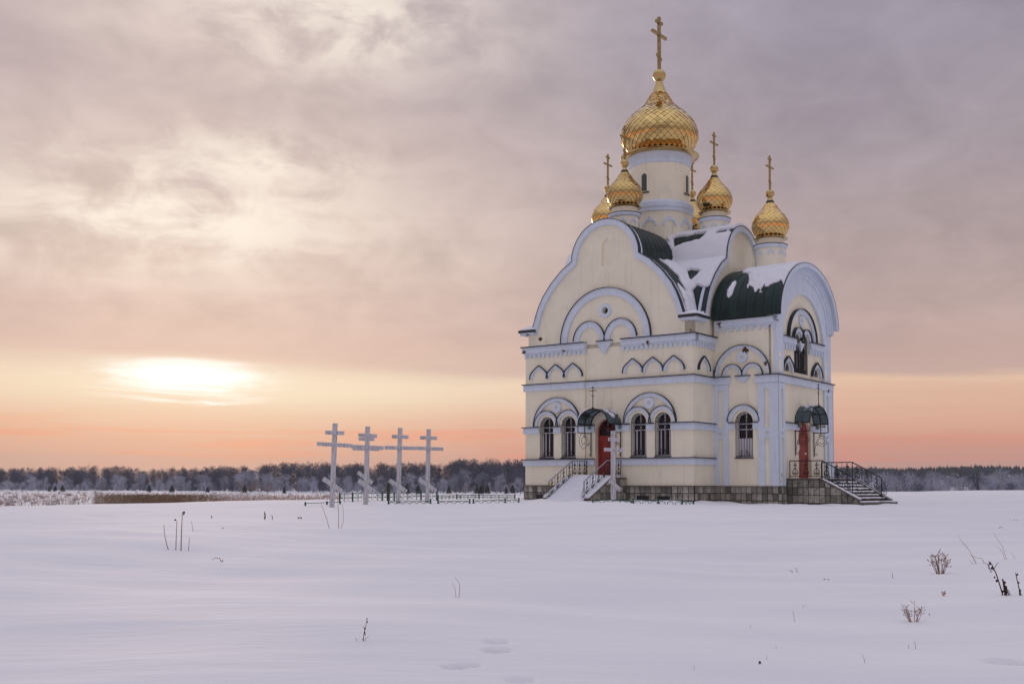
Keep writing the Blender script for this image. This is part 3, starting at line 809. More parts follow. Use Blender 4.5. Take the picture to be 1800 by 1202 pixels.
for k in range(10):
    off = R(k*36-37+11+37)*1.88
    ar = arc(off, 15.95, .46, 180, 0, 14); o_ = [(x, z+max(0, .16-abs(x-off))*.9) for x, z in ar]
    MB().strip(fD2, o_, arc(off, 15.95, .31, 180, 0, 14), -.02, .06).build('arch_moulding', 'trim', main, 35)
DP = smooth_prof([(1.72,20.72),(1.86,20.88),(2.07,21.10),(2.24,21.42),(2.30,21.75),(2.24,22.15),(2.08,22.52),(1.80,22.92),(1.44,23.26),(1.05,23.58),(.76,23.95),(.54,24.32),(.37,24.62)])
MB().lathe(DP, 64).build('dome_shell', 'core', main, True)
rows = shingle_rows(DP, 34, 24.42)
cand = []
for ri, row in enumerate(rows):
    for k in range(34): cand.append((ri, k, row[4]+2*math.pi*k/34))
# those facing the photograph's side show largest
camdir = math.atan2(-math.cos(YAW)*1.0, -math.sin(YAW)+.16)
score = lambda c: math.cos(c[2]-camdir)*rows[c[0]][1][0]
cand.sort(key=score, reverse=True)
rowmesh = {}
rest = MB()
shell = bpy.data.objects.new('dome_shingles', None); col.objects.link(shell); shell.parent = main
for n_, (ri, k, a_) in enumerate(cand):
    if n_ < 300:
        key = (ri, random.randrange(7))
        if key not in rowmesh:
            mb = MB(); shingle(mb, rows[ri], 0, random.uniform(-.010, .022), random.uniform(-.014, .014)); rowmesh[key] = mb.mesh('shingle')
        o = put('shingle', rowmesh[key], 'gold', main); o.rotation_euler = (0, 0, 2*math.pi*k/34)
    else: shingle(rest, rows[ri], 2*math.pi*k/34, random.uniform(-.010, .022), random.uniform(-.014, .014))
bpy.data.objects.remove(shell)
tag(rest.build('shingles', 'gold', main), kind='stuff')
mb = MB().lathe([(.50,24.40),(.44,24.52),(.385,24.64),(.18,25.22),(.16,25.3)], 24); mb.build('neck', 'gold_plain', main, 40)
mb = MB(); ribbed_ball(mb, .40, 25.58); mb.build('ball', 'gold_plain', main)
add_cross('cross', church, (CX, CY, 0), 25.9, 29.2, 1.02)

# the small domes
def small_dome(x, y, dz=0., zlow=14.2):
    t_ = bpy.data.objects.new('small_dome', None); col.objects.link(t_); t_.parent = church; t_.location = (x, y, dz)
    MB().lathe([(.80,zlow-dz),(.80,16.02)], 32).build('lower_drum', 'plaster', t_, 40)
    MB().lathe([(.80,16.0),(.88,16.02),(.93,16.10),(.93,16.2),(.86,16.24),(.72,16.26)], 32).build('drum_moulding', 'trim', t_, 30)
    MB().lathe([(.935,16.2),(.955,16.21),(.955,16.235),(.86,16.25)], 32).build('flashing', 'flashing', t_)
    MB().lathe([(.74,16.2),(.74,16.6)], 32).build('drum', 'plaster', t_, 40)
    MB().lathe([(.76,16.56),(.92,16.58),(.95,16.63),(.84,16.68),(.80,16.74),(.70,16.76)], 32).build('gilded_collar', 'gold_plain', t_, 60)
    f_ = cyl((0,0), .80)
    for k in range(8):
        off = R(k*45-20)*.8
        ar = arc(off, 15.62, .20, 180, 0, 10); o_ = [(xx, zz+max(0, .08-abs(xx-off))) for xx, zz in ar]
        MB().strip(f_, o_, arc(off, 15.62, .12, 180, 0, 10), -.02, .045).build('arch_moulding', 'trim', t_)
    pr = smooth_prof([(.72,16.74),(.83,16.86),(.96,17.08),(1.01,17.32),(.97,17.6),(.84,17.86),(.64,18.1),(.44,18.34),(.29,18.58),(.19,18.8)], 40)
    MB().lathe(pr, 40).build('dome_shell', 'core', t_, True)
    mb = MB()
    for row in shingle_rows(pr, 20, 18.52):
        for k in range(20): shingle(mb, row, 2*math.pi*k/20, random.uniform(-.016, .006), random.uniform(-.010, .010))
    tag(mb.build('shingles', 'gold', t_), kind='stuff')
    MB().lathe([(.42,18.36),(.33,18.52),(.23,18.7),(.10,19.0),(.09,19.05)], 16).build('neck', 'gold_plain', t_, 40)
    mb = MB(); ribbed_ball(mb, .25, 19.2, 12); mb.build('ball', 'gold_plain', t_)
    cr = add_cross('cross', church, (x, y, dz), 19.4, 21.38, .56)
    return t_
small_dome(CX, 2.15); small_dome(-1.80, CY); small_dome(-9.10, CY); small_dome(CX, 10.35); small_dome(1.65, CY, -2.0, 12.3)

# =================================================================== the porch block with the barrel roof
YN0, YN1 = DN, DN+WN; YC = (YN0+YN1)/2-.1        # its own axis
YC = CY-.08
ZB0, HA, HB = 9.66, 4.02, 3.22                     # barrel: spring height, half width, rise
side_hole = arch_loop(1.73, 1.0, 2.27, 4.18)
MB().plate(frN, rect(0, AX-.3, .1, 9.62), [side_hole], -.45, 0).build('wall', 'plaster', church)
MB().box(0, AX-.3, YN1-.4, YN1, .1, 9.62).build('wall', 'plaster', church)
# end wall with all its openings, stepped back inside the great arch
twin = [(4.96,6.89),(4.96,8.62)]+[(5.42-.42*math.cos(math.pi*i/10), 8.62+.44*math.sin(math.pi*i/10)) for i in range(1, 11)]+[(5.84,8.5),(6.08,8.5)]+[(6.50-.42*math.cos(math.pi*i/10), 8.62+.44*math.sin(math.pi*i/10)) for i in range(0, 11)]+[(6.96,8.62),(6.96,6.89)]
twin = [(4.98,6.89),(4.98,8.62)]+[(5.42-.44*math.cos(math.pi*i/10), 8.62+.46*math.sin(math.pi*i/10)) for i in range(1, 11)]+[(5.90,8.55),(6.02,8.55)]+[(6.50-.44*math.cos(math.pi*i/10), 8.62+.46*math.sin(math.pi*i/10)) for i in range(0, 11)]+[(6.94,6.89)]
sml = [arch_loop(c, .72, 6.87, 6.98) for c in (4.04, 8.02)]
doorB = arch_loop(6.0, 1.66, 1.2, 3.5)
top = arc(YC, ZB0, HA-.26, 0, 180, 40, HB-.26)
endw = [(YN0,.1),(YN0,ZB0)]+top[::-1]+[(YN1,ZB0),(YN1,.1)]
MB().plate(lambda s, z, d: (AX-.14+d, s, z), endw, [twin, doorB]+sml, -.3, 0).build('wall', 'plaster', church)
# white face: corner piers and stepped archivolts round a tall round-headed recess
def great(inn_r, ry, out_off, d0, d1):
    inner = arc(YC, 8.5, inn_r, 180, 0, 40, ry)
    return inner
inner = [(YC-2.80,6.56)]+arc(YC, 8.5, 2.80, 180, 0, 44, 2.74)+[(YC+2.80,6.56)]
outer = [(YN0-.02,6.56),(YN0-.02,ZB0)]+arc(YC, ZB0, HA-.18, 168, 12, 42, HB-.18)+[(YN1+.02,ZB0),(YN1+.02,6.56)]
o_, i_ = outer[1:-1], [inner[0]]+inner[1:-1][:1]+inner[1:-1]+[inner[-1]]
ring_plate = MB().plate(frB, [(YN0-.02,6.56),(YN0-.02,ZB0)]+arc(YC, ZB0, HA-.18, 168, 12, 42, HB-.18)+[(YN1+.02,ZB0),(YN1+.02,6.56)]+inner[::-1], [], -.139, 0).build('archivolt', 'trim', church)
for k, (rr, dd) in enumerate(((.62,.06),(.40,.12),(.20,.19))):
    A_ = arc(YC, ZB0-.25, HA-.14, 180, 0, 44, HB+.25-.14); B_ = arc(YC, ZB0-.25, HA-.14-rr, 180, 0, 44, HB+.25-.14-rr)
    MB().strip(frB, A_, B_, -.1+.002*k, dd).build('archivolt_step', 'trim', ring_plate, 35)
# barrel roof in panels, its verge and snow
proof = bpy.data.objects.new('porch_roof', None); col.objects.link(proof); proof.parent = church
frR = lambda s, z, d: (d, s, z)
bo = arc(YC, ZB0, HA, 180, 0, 44, HB); bi = arc(YC, ZB0, HA-.05, 180, 0, 44, HB-.05)
npan = 8
for i in range(npan):
    a_, b_ = 0+(AX+.36)*i/npan, (AX+.36)*(i+1)/npan
    MB().strip(frR, bo, bi, a_+.01, b_-.01).build('roof_panel', 'roof_green', proof, 40)
    if i: MB().strip(frR, arc(YC, ZB0, HA+.02, 180, 0, 44, HB+.02), arc(YC, ZB0, HA-.03, 180, 0, 44, HB-.03), a_-.016, a_+.016).build('standing_seam', 'roof_green', proof, 40)
MB().strip(frR, arc(YC, ZB0, HA+.03, 180, 0, 44, HB+.03), arc(YC, ZB0, HA-.20, 180, 0, 44, HB-.20), AX+.352, AX+.41).build('verge', 'trim', proof, 40)
MB().strip(frR, arc(YC, ZB0, HA+.05, 180, 0, 44, HB+.05), arc(YC, ZB0, HA+.031, 180, 0, 44, HB+.031), AX+.30, AX+.425).build('flashing', 'flashing', proof, 40)
MB().strip(frR, arc(YC, ZB0, HA-.06, 180, 0, 44, HB-.06), arc(YC, ZB0, HA-.16, 180, 0, 44, HB-.16), AX-.1, AX+.35).build('soffit', 'trim', proof, 40)
def porch_snow():
    xs = np.linspace(.03, AX+.36, 90); th = np.linspace(R(-88), R(88), 230); X, T = np.meshgrid(xs, th, indexing='ij')
    P = np.stack([X, YC+HA*np.sin(T), ZB0+HB*np.cos(T)], -1)
    nz = VN(X*1.7+11, T*3.2)-.5; n2 = VN(X*.6+31, T*1.1+4)-.5
    lim = R(10)+R(54)*sm((X-.1)/2.0)
    q = (lim-np.abs(T))*1.6+nz*1.15+n2*.8
    q = np.maximum(q, .35-(((X-.95)/.22)**2+((T+R(58))/.20)**2)*.5+nz*1.2)
    masked_sheet(P, q, .13, 'snow_cover', proof)
porch_snow()
# side cornice
cornice(frN, .12, AX-.02, 9.0, 9.62, step=.39, dw=.2, d=.12, e1=.0, flash=False); cornice(frNN, .12, AX-.02, 9.0, 9.62, step=.39, dw=.2, d=.12, flash=False)
# paired pilasters with linking panels
def pil(fr, segs, z0, z1, d=.09):
    for s0, s1 in segs: MB().fbox(fr, s0, s1, z0, z1, -.02, d).build('pilaster', 'trim', church)
def link_panel(fr, s0, s1, z0, z1, d=.086):
    c = (s0+s1)/2; r = min(.11, (s1-s0)*.38)
    o = MB().plate(fr, rect(s0, s1, z0, z1), [arc(c, (z0+z1)/2, r, 360, 0, 16)[:-1]], -.02, d).build('pilaster_link', 'trim', church)
pil(frN, ((.0,.27),(.53,.87),(2.57,2.91),(3.20,AX+.09)), ZPL, 6.16)
for s0, s1 in ((.272,.528),(2.912,3.198)):
    link_panel(frN, s0, s1, 3.27, 3.79); MB().fbox(frN, s0, s1, 5.86, 6.15, -.02, .083).build('pilaster_link', 'trim', church)
pil(frNN, ((.0,.3),(3.0,AX+.09)), ZPL, 6.16)
pil(frB, ((YN0-.088,2.68),(3.0,3.26),(8.72,8.98),(9.3,YN1+.088)), ZPL, 6.16)
for s0, s1 in ((2.682,2.998),(8.982,9.298)):
    link_panel(frB, s0, s1, 3.27, 3.79); MB().fbox(frB, s0, s1, 5.86, 6.15, -.02, .083).build('pilaster_link', 'trim', church)
MB().plate(frB, rect(3.262, 8.718, .3, 6.17), [arch_loop(6.0, 1.66, 1.2, 3.5)], -.139, -.0).build('wall', 'plaster', church)
MB().plate(frB, rect(2.4, 3.26, .3, 6.17), [], -.139, -.0).build('wall', 'plaster', church)
MB().plate(frB, rect(8.72, 9.96, .3, 6.17), [], -.139, -.0).build('wall', 'plaster', church)
for c in (2.84, 9.14):                      # sunk panels and roundels of the upper piers
    MB().fbox(frB, c-.15, c+.15, 6.72, 7.38, -.02, .012).build('sunk_panel', 'plaster', church)
    MB().strip(frB, arc(c, 7.66, .15, 360, 0, 20), arc(c, 7.66, .01, 360, 0, 20), -.02, .012).build('roundel', 'plaster', church)
for s0, s1, f, e0, e1 in ((.0,.99,frN,0,0),(2.42,AX+.12,frN,0,.08)):
    band(f, s0, s1, 6.17, 6.56, .12, True, None, e0, e1)
band(frB, YN0-.117, YN1+.117, 6.171, 6.56, .12, True, None, .08, .08)
band(frNN, 0, AX+.117, 6.17, 6.559, .12)
for s0, s1 in ((.872,1.22),(2.24,2.568)): band(frN, s0, s1, 3.75, 4.10, .07)
for s0, s1 in ((3.262,5.1),(6.9,8.718)): band(frB, s0, s1, 3.75, 4.08, .09)
moulding(frN, 1.67, 6.62, 1.58, 1.40, d=.1, ry=1.02); moulding(frN, 1.09, 6.62, .57, .39, d=.08, ry=1.08); moulding(frN, 2.25, 6.62, .57, .39, d=.08, ry=1.08)
ring(frN, 1.68, 7.6, .30, .10); pendant(frN, 1.70, 6.56, .77, .36, .14)
moulding(frN, 1.71, 4.15, .90, .66, d=.09)
window(frN, 1.73, 1.0, 2.27, 4.18, style='blind', depth=.3)
# end-wall ornament (on the recessed cream panel)
frP = lambda s, z, d: (AX-.14+d, s, z)
for s0, s1 in ((3.32,4.96),(6.96,8.80)): cornice(frP, s0, s1, 8.06, 8.68, step=.36, dw=.2, d=.16)
moulding(frP, 5.97, 8.73, 1.89, 1.62, d=.12, ry=.9, fd=.10)
for c in (5.42, 6.50): moulding(frP, c, 8.70, .66, .44, d=.13, fd=.08)
ring(frP, 5.96, 9.78, .30, .11)
for c in (4.04, 8.02): ogee(frP, c, 6.86, .69, .80, .2, d=.12)
mb = MB()
for i, (ww, za, zb) in enumerate(((.27,8.45,8.56),(.20,8.34,8.45),(.13,8.23,8.34),(.06,8.12,8.23))): mb.fbox(frP, 5.96-ww, 5.96+ww, za+.001, zb, -.25, .10-.02*i)
mb.build('pendant_corbel', 'trim', church)
tw = MB().plate(frP, twin, [], -.26, -.22).build('twin_window', 'window_dark', church)
L = [[(4.98,6.92),(6.94,6.92)],[(4.98,8.0),(6.94,8.0)]]
for k in range(11): L.append([(5.03+k*.186, 6.92), (5.03+k*.186, 8.62 if k not in (5,) else 8.0)])
for c in (5.42, 6.50):
    L.append(arc(c, 8.62, .42)); L.append(arc(c, 8.62, .26))
    for a in range(30, 180, 30): L.append([(c, 8.62), (c+.42*math.cos(R(a)), 8.62+.42*math.sin(R(a)))])
for k in range(5):
    L.append(spiral((5.2+.37*k, 7.06), .12, .03, 250, -230, 12)); L.append(spiral((5.2+.37*k, 8.14), .10, .03, 90, 500, 10))
tubes(frP, L, .019, -.05).build('grille', 'iron', tw, recalc=False)
for k in range(5):
    MB().fbox(frP, 5.06+.4*k, 5.12+.4*k, 6.9, 8.6 if k != 2 else 8.0, -.21, -.19).build('mullion', 'window_frame', tw)
for c in (4.04, 8.02):
    w_ = MB().plate(frP, arch_loop(c, .8, 6.85, 6.98), [], -.26, -.22).build('small_window', 'drum_glass', church)
    tubes(frP, [arc(c, 6.98, .33), arc(c, 6.98, .18)]+[[(c, 6.9),(c+.33*math.cos(R(a)), 6.98+.33*math.sin(R(a)))] for a in (30,60,90,120,150)]+[[(c-.34,6.9),(c+.34,6.9)]], .014, -.06).build('grille', 'iron', w_, recalc=False)
# side door of red boards
dB = bpy.data.objects.new('door', None); col.objects.link(dB); dB.parent = church
lp = arch_loop(6.0, 1.64, 1.2, 3.5)
for k in range(9):
    s0 = 6.0-.82+k*1.64/9; s1 = s0+1.64/9-.012
    zt = lambda s: 3.5+math.sqrt(max(0, .82**2-(s-6.0)**2))
    zl = [zt(s0), zt((s0+s1)/2), zt(s1)]
    MB().strip(frB, [(s0, zl[0]-.02),((s0+s1)/2, zl[1]-.02),(s1, zl[2]-.02)], [(s0,1.22),((s0+s1)/2,1.22),(s1,1.22)], -.2, -.15+.006*(k % 2)).build('plank', 'red_door', dB)
MB().plate(frB, lp, [], -.23, -.203).build('door_back', 'red_door', dB)
pp = MB().fbox(frB, 5.32, 5.62, 2.72, 3.0, -.143, -.138).build('notice', 'paper', dB)
MB().fbox(frB, 6.32, 6.56, 2.50, 2.60, -.143, -.138).build('notice', 'paper', dB)
mb = MB()
for zz in (2.95, 2.90, 2.85, 2.80): mb.fbox(frB, 5.36, 5.36+random.uniform(.12,.22), zz-.008, zz+.008, -.1375, -.1365)
for zz in (2.57, 2.53): mb.fbox(frB, 6.35, 6.35+random.uniform(.12,.18), zz-.006, zz+.006, -.1375, -.1365)
mb.build('notice_lines', 'ink', dB)
MB().tube([frB(6.62, 2.15, -.15), frB(6.62, 2.15, -.08), frB(6.62, 2.33, -.08), frB(6.62, 2.33, -.15)], .014, 5).build('handle', 'iron', dB)

# =================================================================== plinth clad in stone tiles
def tile_mesh(fr, w, h, d0=.06, d1=.085): return MB().fbox(fr, .018, w-.018, .018, h-.018, d0, d1).mesh('tile')
def tile_row(fr, s0, s1, zs, step, parent, skip=lambda s, z: False):
    n = max(1, int(round((s1-s0)/step))); w = (s1-s0)/n
    for a_, b_ in zip(zs[:-1], zs[1:]):
        me = tile_mesh(fr, w, b_-a_)
        for k in range(n):
            if skip(s0+k*w, a_): continue
            p = Vector(fr(s0+k*w, a_, 0))-Vector(fr(0, 0, 0))
            if fr in (frA, frN): p.y = random.uniform(-.006, .004)
            else: p.x = random.uniform(-.004, .006)
            put('tile', me, 'tile', parent, loc=p)
plinth = MB().box(-W-.06, .06, -.06, DM+.06, -.6, .72).build('plinth', 'grout', church)
MB().box(.0, AX+.06, DN-.058, YN1+.058, -.6, .718).build('porch_plinth', 'grout', church)
MB().box(-W-.12, .12, -.12, DM+.12, .74, .77).build('plinth_cap', 'concrete', plinth)
MB().box(.05, AX+.11, DN-.11, YN1+.11, .742, .765).build('plinth_cap', 'concrete', plinth)
ZR = (-.30, .0, .37, .74)
inA = lambda s, z: -6.7 < s < -4.2
tile_row(frA, -W-.06, .06, ZR, .325, plinth, inA); tile_row(frE, .0, DN-.07, ZR, .30, plinth); tile_row(frN, .07, AX+.06, ZR, .305, plinth); tile_row(frB, DN-.06, 3.40, ZR, .33, plinth)
# low cellar vents
for s0 in (-10.0, -3.35, -2.1): MB().fbox(frA, s0, s0+.75, .02, .22, .08, .10).build('cellar_vent', 'iron', plinth)

def clip(poly, cell):                        # convex clip
    out = list(poly); x0, x1, y0, y1 = cell
    for ax, lim, sg in ((0,x0,1),(0,x1,-1),(1,y0,1),(1,y1,-1)):
        src, out = out, []
        for i in range(len(src)):
            p, q = src[i], src[(i+1) % len(src)]
            ip, iq = sg*(p[ax]-lim) >= 0, sg*(q[ax]-lim) >= 0
            if ip: out.append(p)
            if ip != iq:
                t_ = (lim-p[ax])/(q[ax]-p[ax]); out.append((p[0]+t_*(q[0]-p[0]), p[1]+t_*(q[1]-p[1])))
        if not out: return []
    return out
def tiled_poly(fr, poly, xs, zs, d0, d1, parent):
    for a_, b_ in zip(xs[:-1], xs[1:]):
        for c, d in zip(zs[:-1], zs[1:]):
            q = clip(poly, (a_+.016, b_-.016, c+.016, d-.016))
            if len(q) < 3: continue
            ar = abs(sum(q[i][0]*q[(i+1) % len(q)][1]-q[(i+1) % len(q)][0]*q[i][1] for i in range(len(q))))/2
            if ar < .006: continue
            k = len(q); v = [fr(*p, d0) for p in q]+[fr(*p, d1+random.uniform(0, .008)) for p in q]
            MB().add(v, [tuple(range(k)), tuple(range(2*k-1, k-1, -1))]+[(i, (i+1) % k, k+(i+1) % k, k+i) for i in range(k)]).build('tile', 'tile', parent)

# =================================================================== iron railings
def lyre(mp, s, h, w=.30):
    """one ornament between posts: pointed heart with scrolls and a small cross finial; mp maps (s, z)"""
    L = []
    for sg in (-1, 1):
        L.append([mp(s+sg*x, z) for x, z in bez((.0,.62*h),(.03,.45*h),(.13*w/.3,.38*h),(.135*w/.3,.20*h),8)+spiral((.075*w/.3,.18*h), .06*w/.3, .015, 0, -420, 12)])
        L.append([mp(s+sg*x, z) for x, z in spiral((.045,.72*h), .045, .012, -90, 260, 10)])
    L.append([mp(s, .03*h), mp(s, .93*h)]); L.append([mp(s-.05, .86*h), mp(s+.05, .86*h)])
    return L
def railing(fr, path, h=.90, sect=.30, sign=1, end_scroll=0):
    """path: list of (s, z floor) points; posts at each, ornaments between"""
    top = bpy.data.objects.new('railing', None); col.objects.link(top); top.parent = church
    pts = [(s, z) for s, z in path]
    f3 = lambda p: fr(p[0], p[1], 0)
    hr = MB().tube([f3((s, z+h)) for s, z in pts], .032, 6).build('handrail', 'iron_rail' if end_scroll else 'iron', top, recalc=False)
    MB().tube([f3((s, z+.10)) for s, z in pts], .016, 5).build('bottom_rail', 'iron', top, recalc=False)
    for s, z in pts: MB().tube([f3((s, z-.12)), f3((s, z+h))], .026, 5).build('post', 'iron', top)
    for (s0, z0), (s1, z1) in zip(pts[:-1], pts[1:]):
        n = max(1, int(round(abs(s1-s0)/(sect*1.75)))); slope = (z1-z0)/(s1-s0)
        mp = lambda s, z: (s, z+z0+slope*(s-s0)+.10)
        for k in range(n):
            c = s0+(s1-s0)*(k+.5)/n
            tubes(fr, lyre(mp, c, h-.1, .32), .0165, 0).build('ornament', 'iron', top, recalc=False)
            if k: b0 = s0+(s1-s0)*k/n; MB().tube([f3(mp(b0, 0)), f3(mp(b0, h-.1))], .012, 4).build('baluster', 'iron', top, recalc=False)
    if end_scroll:
        s, z = pts[-1]; sg = math.copysign(1, pts[-1][0]-pts[-2][0])
        tubes(fr, [[(s+sg*x, z+zz) for x, zz in bez((0,.6),(.10,.5),(.22,.3),(.20,.12),8)+spiral((.11,.10), .09, .02, 10, -400, 12)]], .014, 0).build('end_scroll', 'iron', top, recalc=False)
    return top

# ---- front stair, buried under drifted snow
frS = lambda x: (lambda s, z, d: (x+d, s, z))          # vertical planes running along y
stA = bpy.data.objects.new('front_stair', None); col.objects.link(stA); stA.parent = church
MB().box(-6.85, -4.05, -1.55, -.07, -.5, 1.12).build('landing', 'grout', stA)
MB().box(-6.92, -3.98, -1.6, -.065, 1.121, 1.18).build('landing_slab', 'concrete', stA)
for k in range(6):
    y1 = -1.55-.32*k; MB().box(-6.62, -4.30, y1-.32, y1-.002, -.5, 1.0-.175*k).build('step', 'concrete', stA)
for x0, x1 in ((-6.84,-6.625),(-4.295,-4.06)):
    cheek = MB(); pl = [(-1.553,-.5),(-1.553,1.12),(-3.75,.02),(-3.75,-.5)]
    cheek.add([(x0,*p) for p in pl]+[(x1,*p) for p in pl], [(0,1,2,3),(7,6,5,4),(0,4,5,1),(1,5,6,2),(2,6,7,3),(3,7,4,0)]); cheek.build('cheek_wall', 'grout', stA)
    tp = [(-1.56,1.125),(-3.78,.015),(-3.78,.09),(-1.56,1.2)]
    MB().add([(x0-.05,*p) for p in tp]+[(x1+.05,*p) for p in tp], [(0,1,2,3),(7,6,5,4),(0,4,5,1),(1,5,6,2),(2,6,7,3),(3,7,4,0)]).build('coping', 'concrete', stA)
tiled_poly(frS(-4.06), [(-1.553,-.2),(-1.553,1.11),(-3.75,.0),(-3.75,-.2)], np.arange(-3.9, -1.4, .31), (-.2,.02,.38,.75,1.12), .0, .022, stA)
tiled_poly(frS(-4.05), [(-1.55,-.2),(-.09,-.2),(-.09,1.11),(-1.55,1.11)], np.linspace(-1.55,-.09,6), (-.2,.02,.38,.75,1.12), .0, .022, stA)
def drift():
    ys = np.linspace(-.12, -4.3, 60); xs = np.linspace(-6.60, -4.30, 30); X, Y = np.meshgrid(xs, ys, indexing='ij')
    base = np.where(Y > -1.5, 1.26, 1.26-(-1.5-Y)*.52)
    mid = np.sin((X+6.6)/2.3*np.pi)
    base = base+.03*mid+.03*(VN(X*2, Y*2)-.5)+.05*sm((-.5-Y)/.6)*0
    base = np.where(Y < -3.9, np.minimum(base, .03), base); base = np.maximum(base, -.12)
    P = np.stack([X, Y, base], -1)
    masked_sheet(P, np.ones_like(X), .02, 'snow_cover', stA)
    for xa, xb in ((-6.9,-6.6),(-4.3,-4.03)):
        ys2 = np.linspace(-1.6, -3.75, 30); xs2 = np.linspace(xa, xb, 6); X2, Y2 = np.meshgrid(xs2, ys2, indexing='ij')
        P2 = np.stack([X2, Y2, 1.205-(-1.56-Y2)*.5+0*X2], -1)
        masked_sheet(P2, np.ones_like(X2), .06, 'snow_cover', stA)
drift()
railing(frS(-6.56), [(-.08,1.2),(-1.52,1.2),(-3.72,.06)], end_scroll=1); railing(frS(-4.36), [(-.08,1.2),(-1.46,1.2),(-3.70,.06)], end_scroll=1)

# ---- side stair
stB = bpy.data.objects.new('side_stair', None); col.objects.link(stB); stB.parent = church
YS0, YS1, XL = 3.42, 8.35, 5.52
MB().box(AX+.07, XL, YS0, YS1, -.7, 1.10).build('landing', 'grout', stB)
MB().box(AX+.066, XL+.03, YS0-.07, YS1+.07, 1.101, 1.175).build('landing_slab', 'concrete', stB)
for k in range(7):
    x0 = XL+.001+.285*k; zt = .98-.165*k
    if k < 6:
        MB().box(x0, x0+.285, YS0+.26, YS1-.26, -.7, zt-.05).build('riser', 'grout', stB); MB().box(x0-.03, x0+.30, YS0+.255, YS1-.255, zt-.049, zt).build('step', 'concrete', stB)
    else:
        MB().box(x0-.02, x0+.50, YS0-.02, YS1+.25, -.7, zt-.03).build('step', 'concrete', stB)
    n = 24; xs = np.linspace(x0+.05, x0+(.30 if k < 6 else .50), 6); ys = np.linspace(YS0+.27, YS1-.27, 40) if k < 6 else np.linspace(YS0+.02, YS1+.2, 40)
    X, Y = np.meshgrid(xs, ys, indexing='ij'); zz = np.full_like(X, zt-(.0 if k < 6 else .03))
    q = .5+(VN(X*3+k*7, Y*2.2)-.5)*1.6-(X-x0)*1.1
    masked_sheet(np.stack([X, Y, zz], -1), q, .045, 'snow_cover', stB)
for y0, y1 in ((YS0,YS0+.25),(YS1-.25,YS1)):
    pl = [(XL+.002,-.7),(XL+.002,1.10),(7.48,.04),(7.48,-.7)]; tp = [(XL-.02,1.178),(7.54,.08),(7.54,.01),(XL-.02,1.105)]
    MB().add([(p[0],y0,p[1]) for p in pl]+[(p[0],y1,p[1]) for p in pl], [(0,1,2,3),(7,6,5,4),(0,4,5,1),(1,5,6,2),(2,6,7,3),(3,7,4,0)]).build('cheek_wall', 'grout', stB)
    MB().add([(p[0],y0-.06,p[1]) for p in tp]+[(p[0],y1+.05,p[1]) for p in tp], [(0,1,2,3),(7,6,5,4),(0,4,5,1),(1,5,6,2),(2,6,7,3),(3,7,4,0)]).build('coping', 'concrete', stB)
    xs = np.linspace(XL+.05, 7.5, 24); ys = np.linspace(y0+.02, y1-.02, 6); X, Y = np.meshgrid(xs, ys, indexing='ij')
    masked_sheet(np.stack([X, Y, 1.178-(X-XL+.02)*.534], -1), .5+(VN(X*2.5+y0, Y*2.5)-.5)*2, .035, 'snow_cover', stB)
zt_ = (-.45,-.10,.30,.70,1.10); frY = lambda s, z, d: (s, YS0-d, z)
tiled_poly(frY, [(AX+.08,-.45),(7.48,-.45),(7.48,.03),(XL,1.10),(AX+.08,1.10)], np.linspace(AX+.08, 7.48, 14), zt_, .0, .024, stB)
tiled_poly(lambda s, z, d: (7.48+d, s, z), rect(YS0, YS0+.25, -.45, .03), (YS0, YS0+.25), (-.45,.03), .0, .02, stB)
frYr = lambda y: (lambda s, z, d: (s, y, z))
railing(frYr(3.72), [(AX+.1,1.19),(5.46,1.19),(7.05,.34)], end_scroll=0); railing(frYr(8.08), [(AX+.1,1.19),(5.46,1.19),(7.05,.34)], end_scroll=0)
for y in (3.72, 8.08): tubes(frYr(y), [[(7.05+x, .34+z) for x, z in bez((0,.85),(.10,.7),(.32,.3),(.28,.1),8)+spiral((.17,.08), .11, .02, 10, -400, 12)]], .014, 0).build('end_scroll', 'iron', stB, recalc=False)

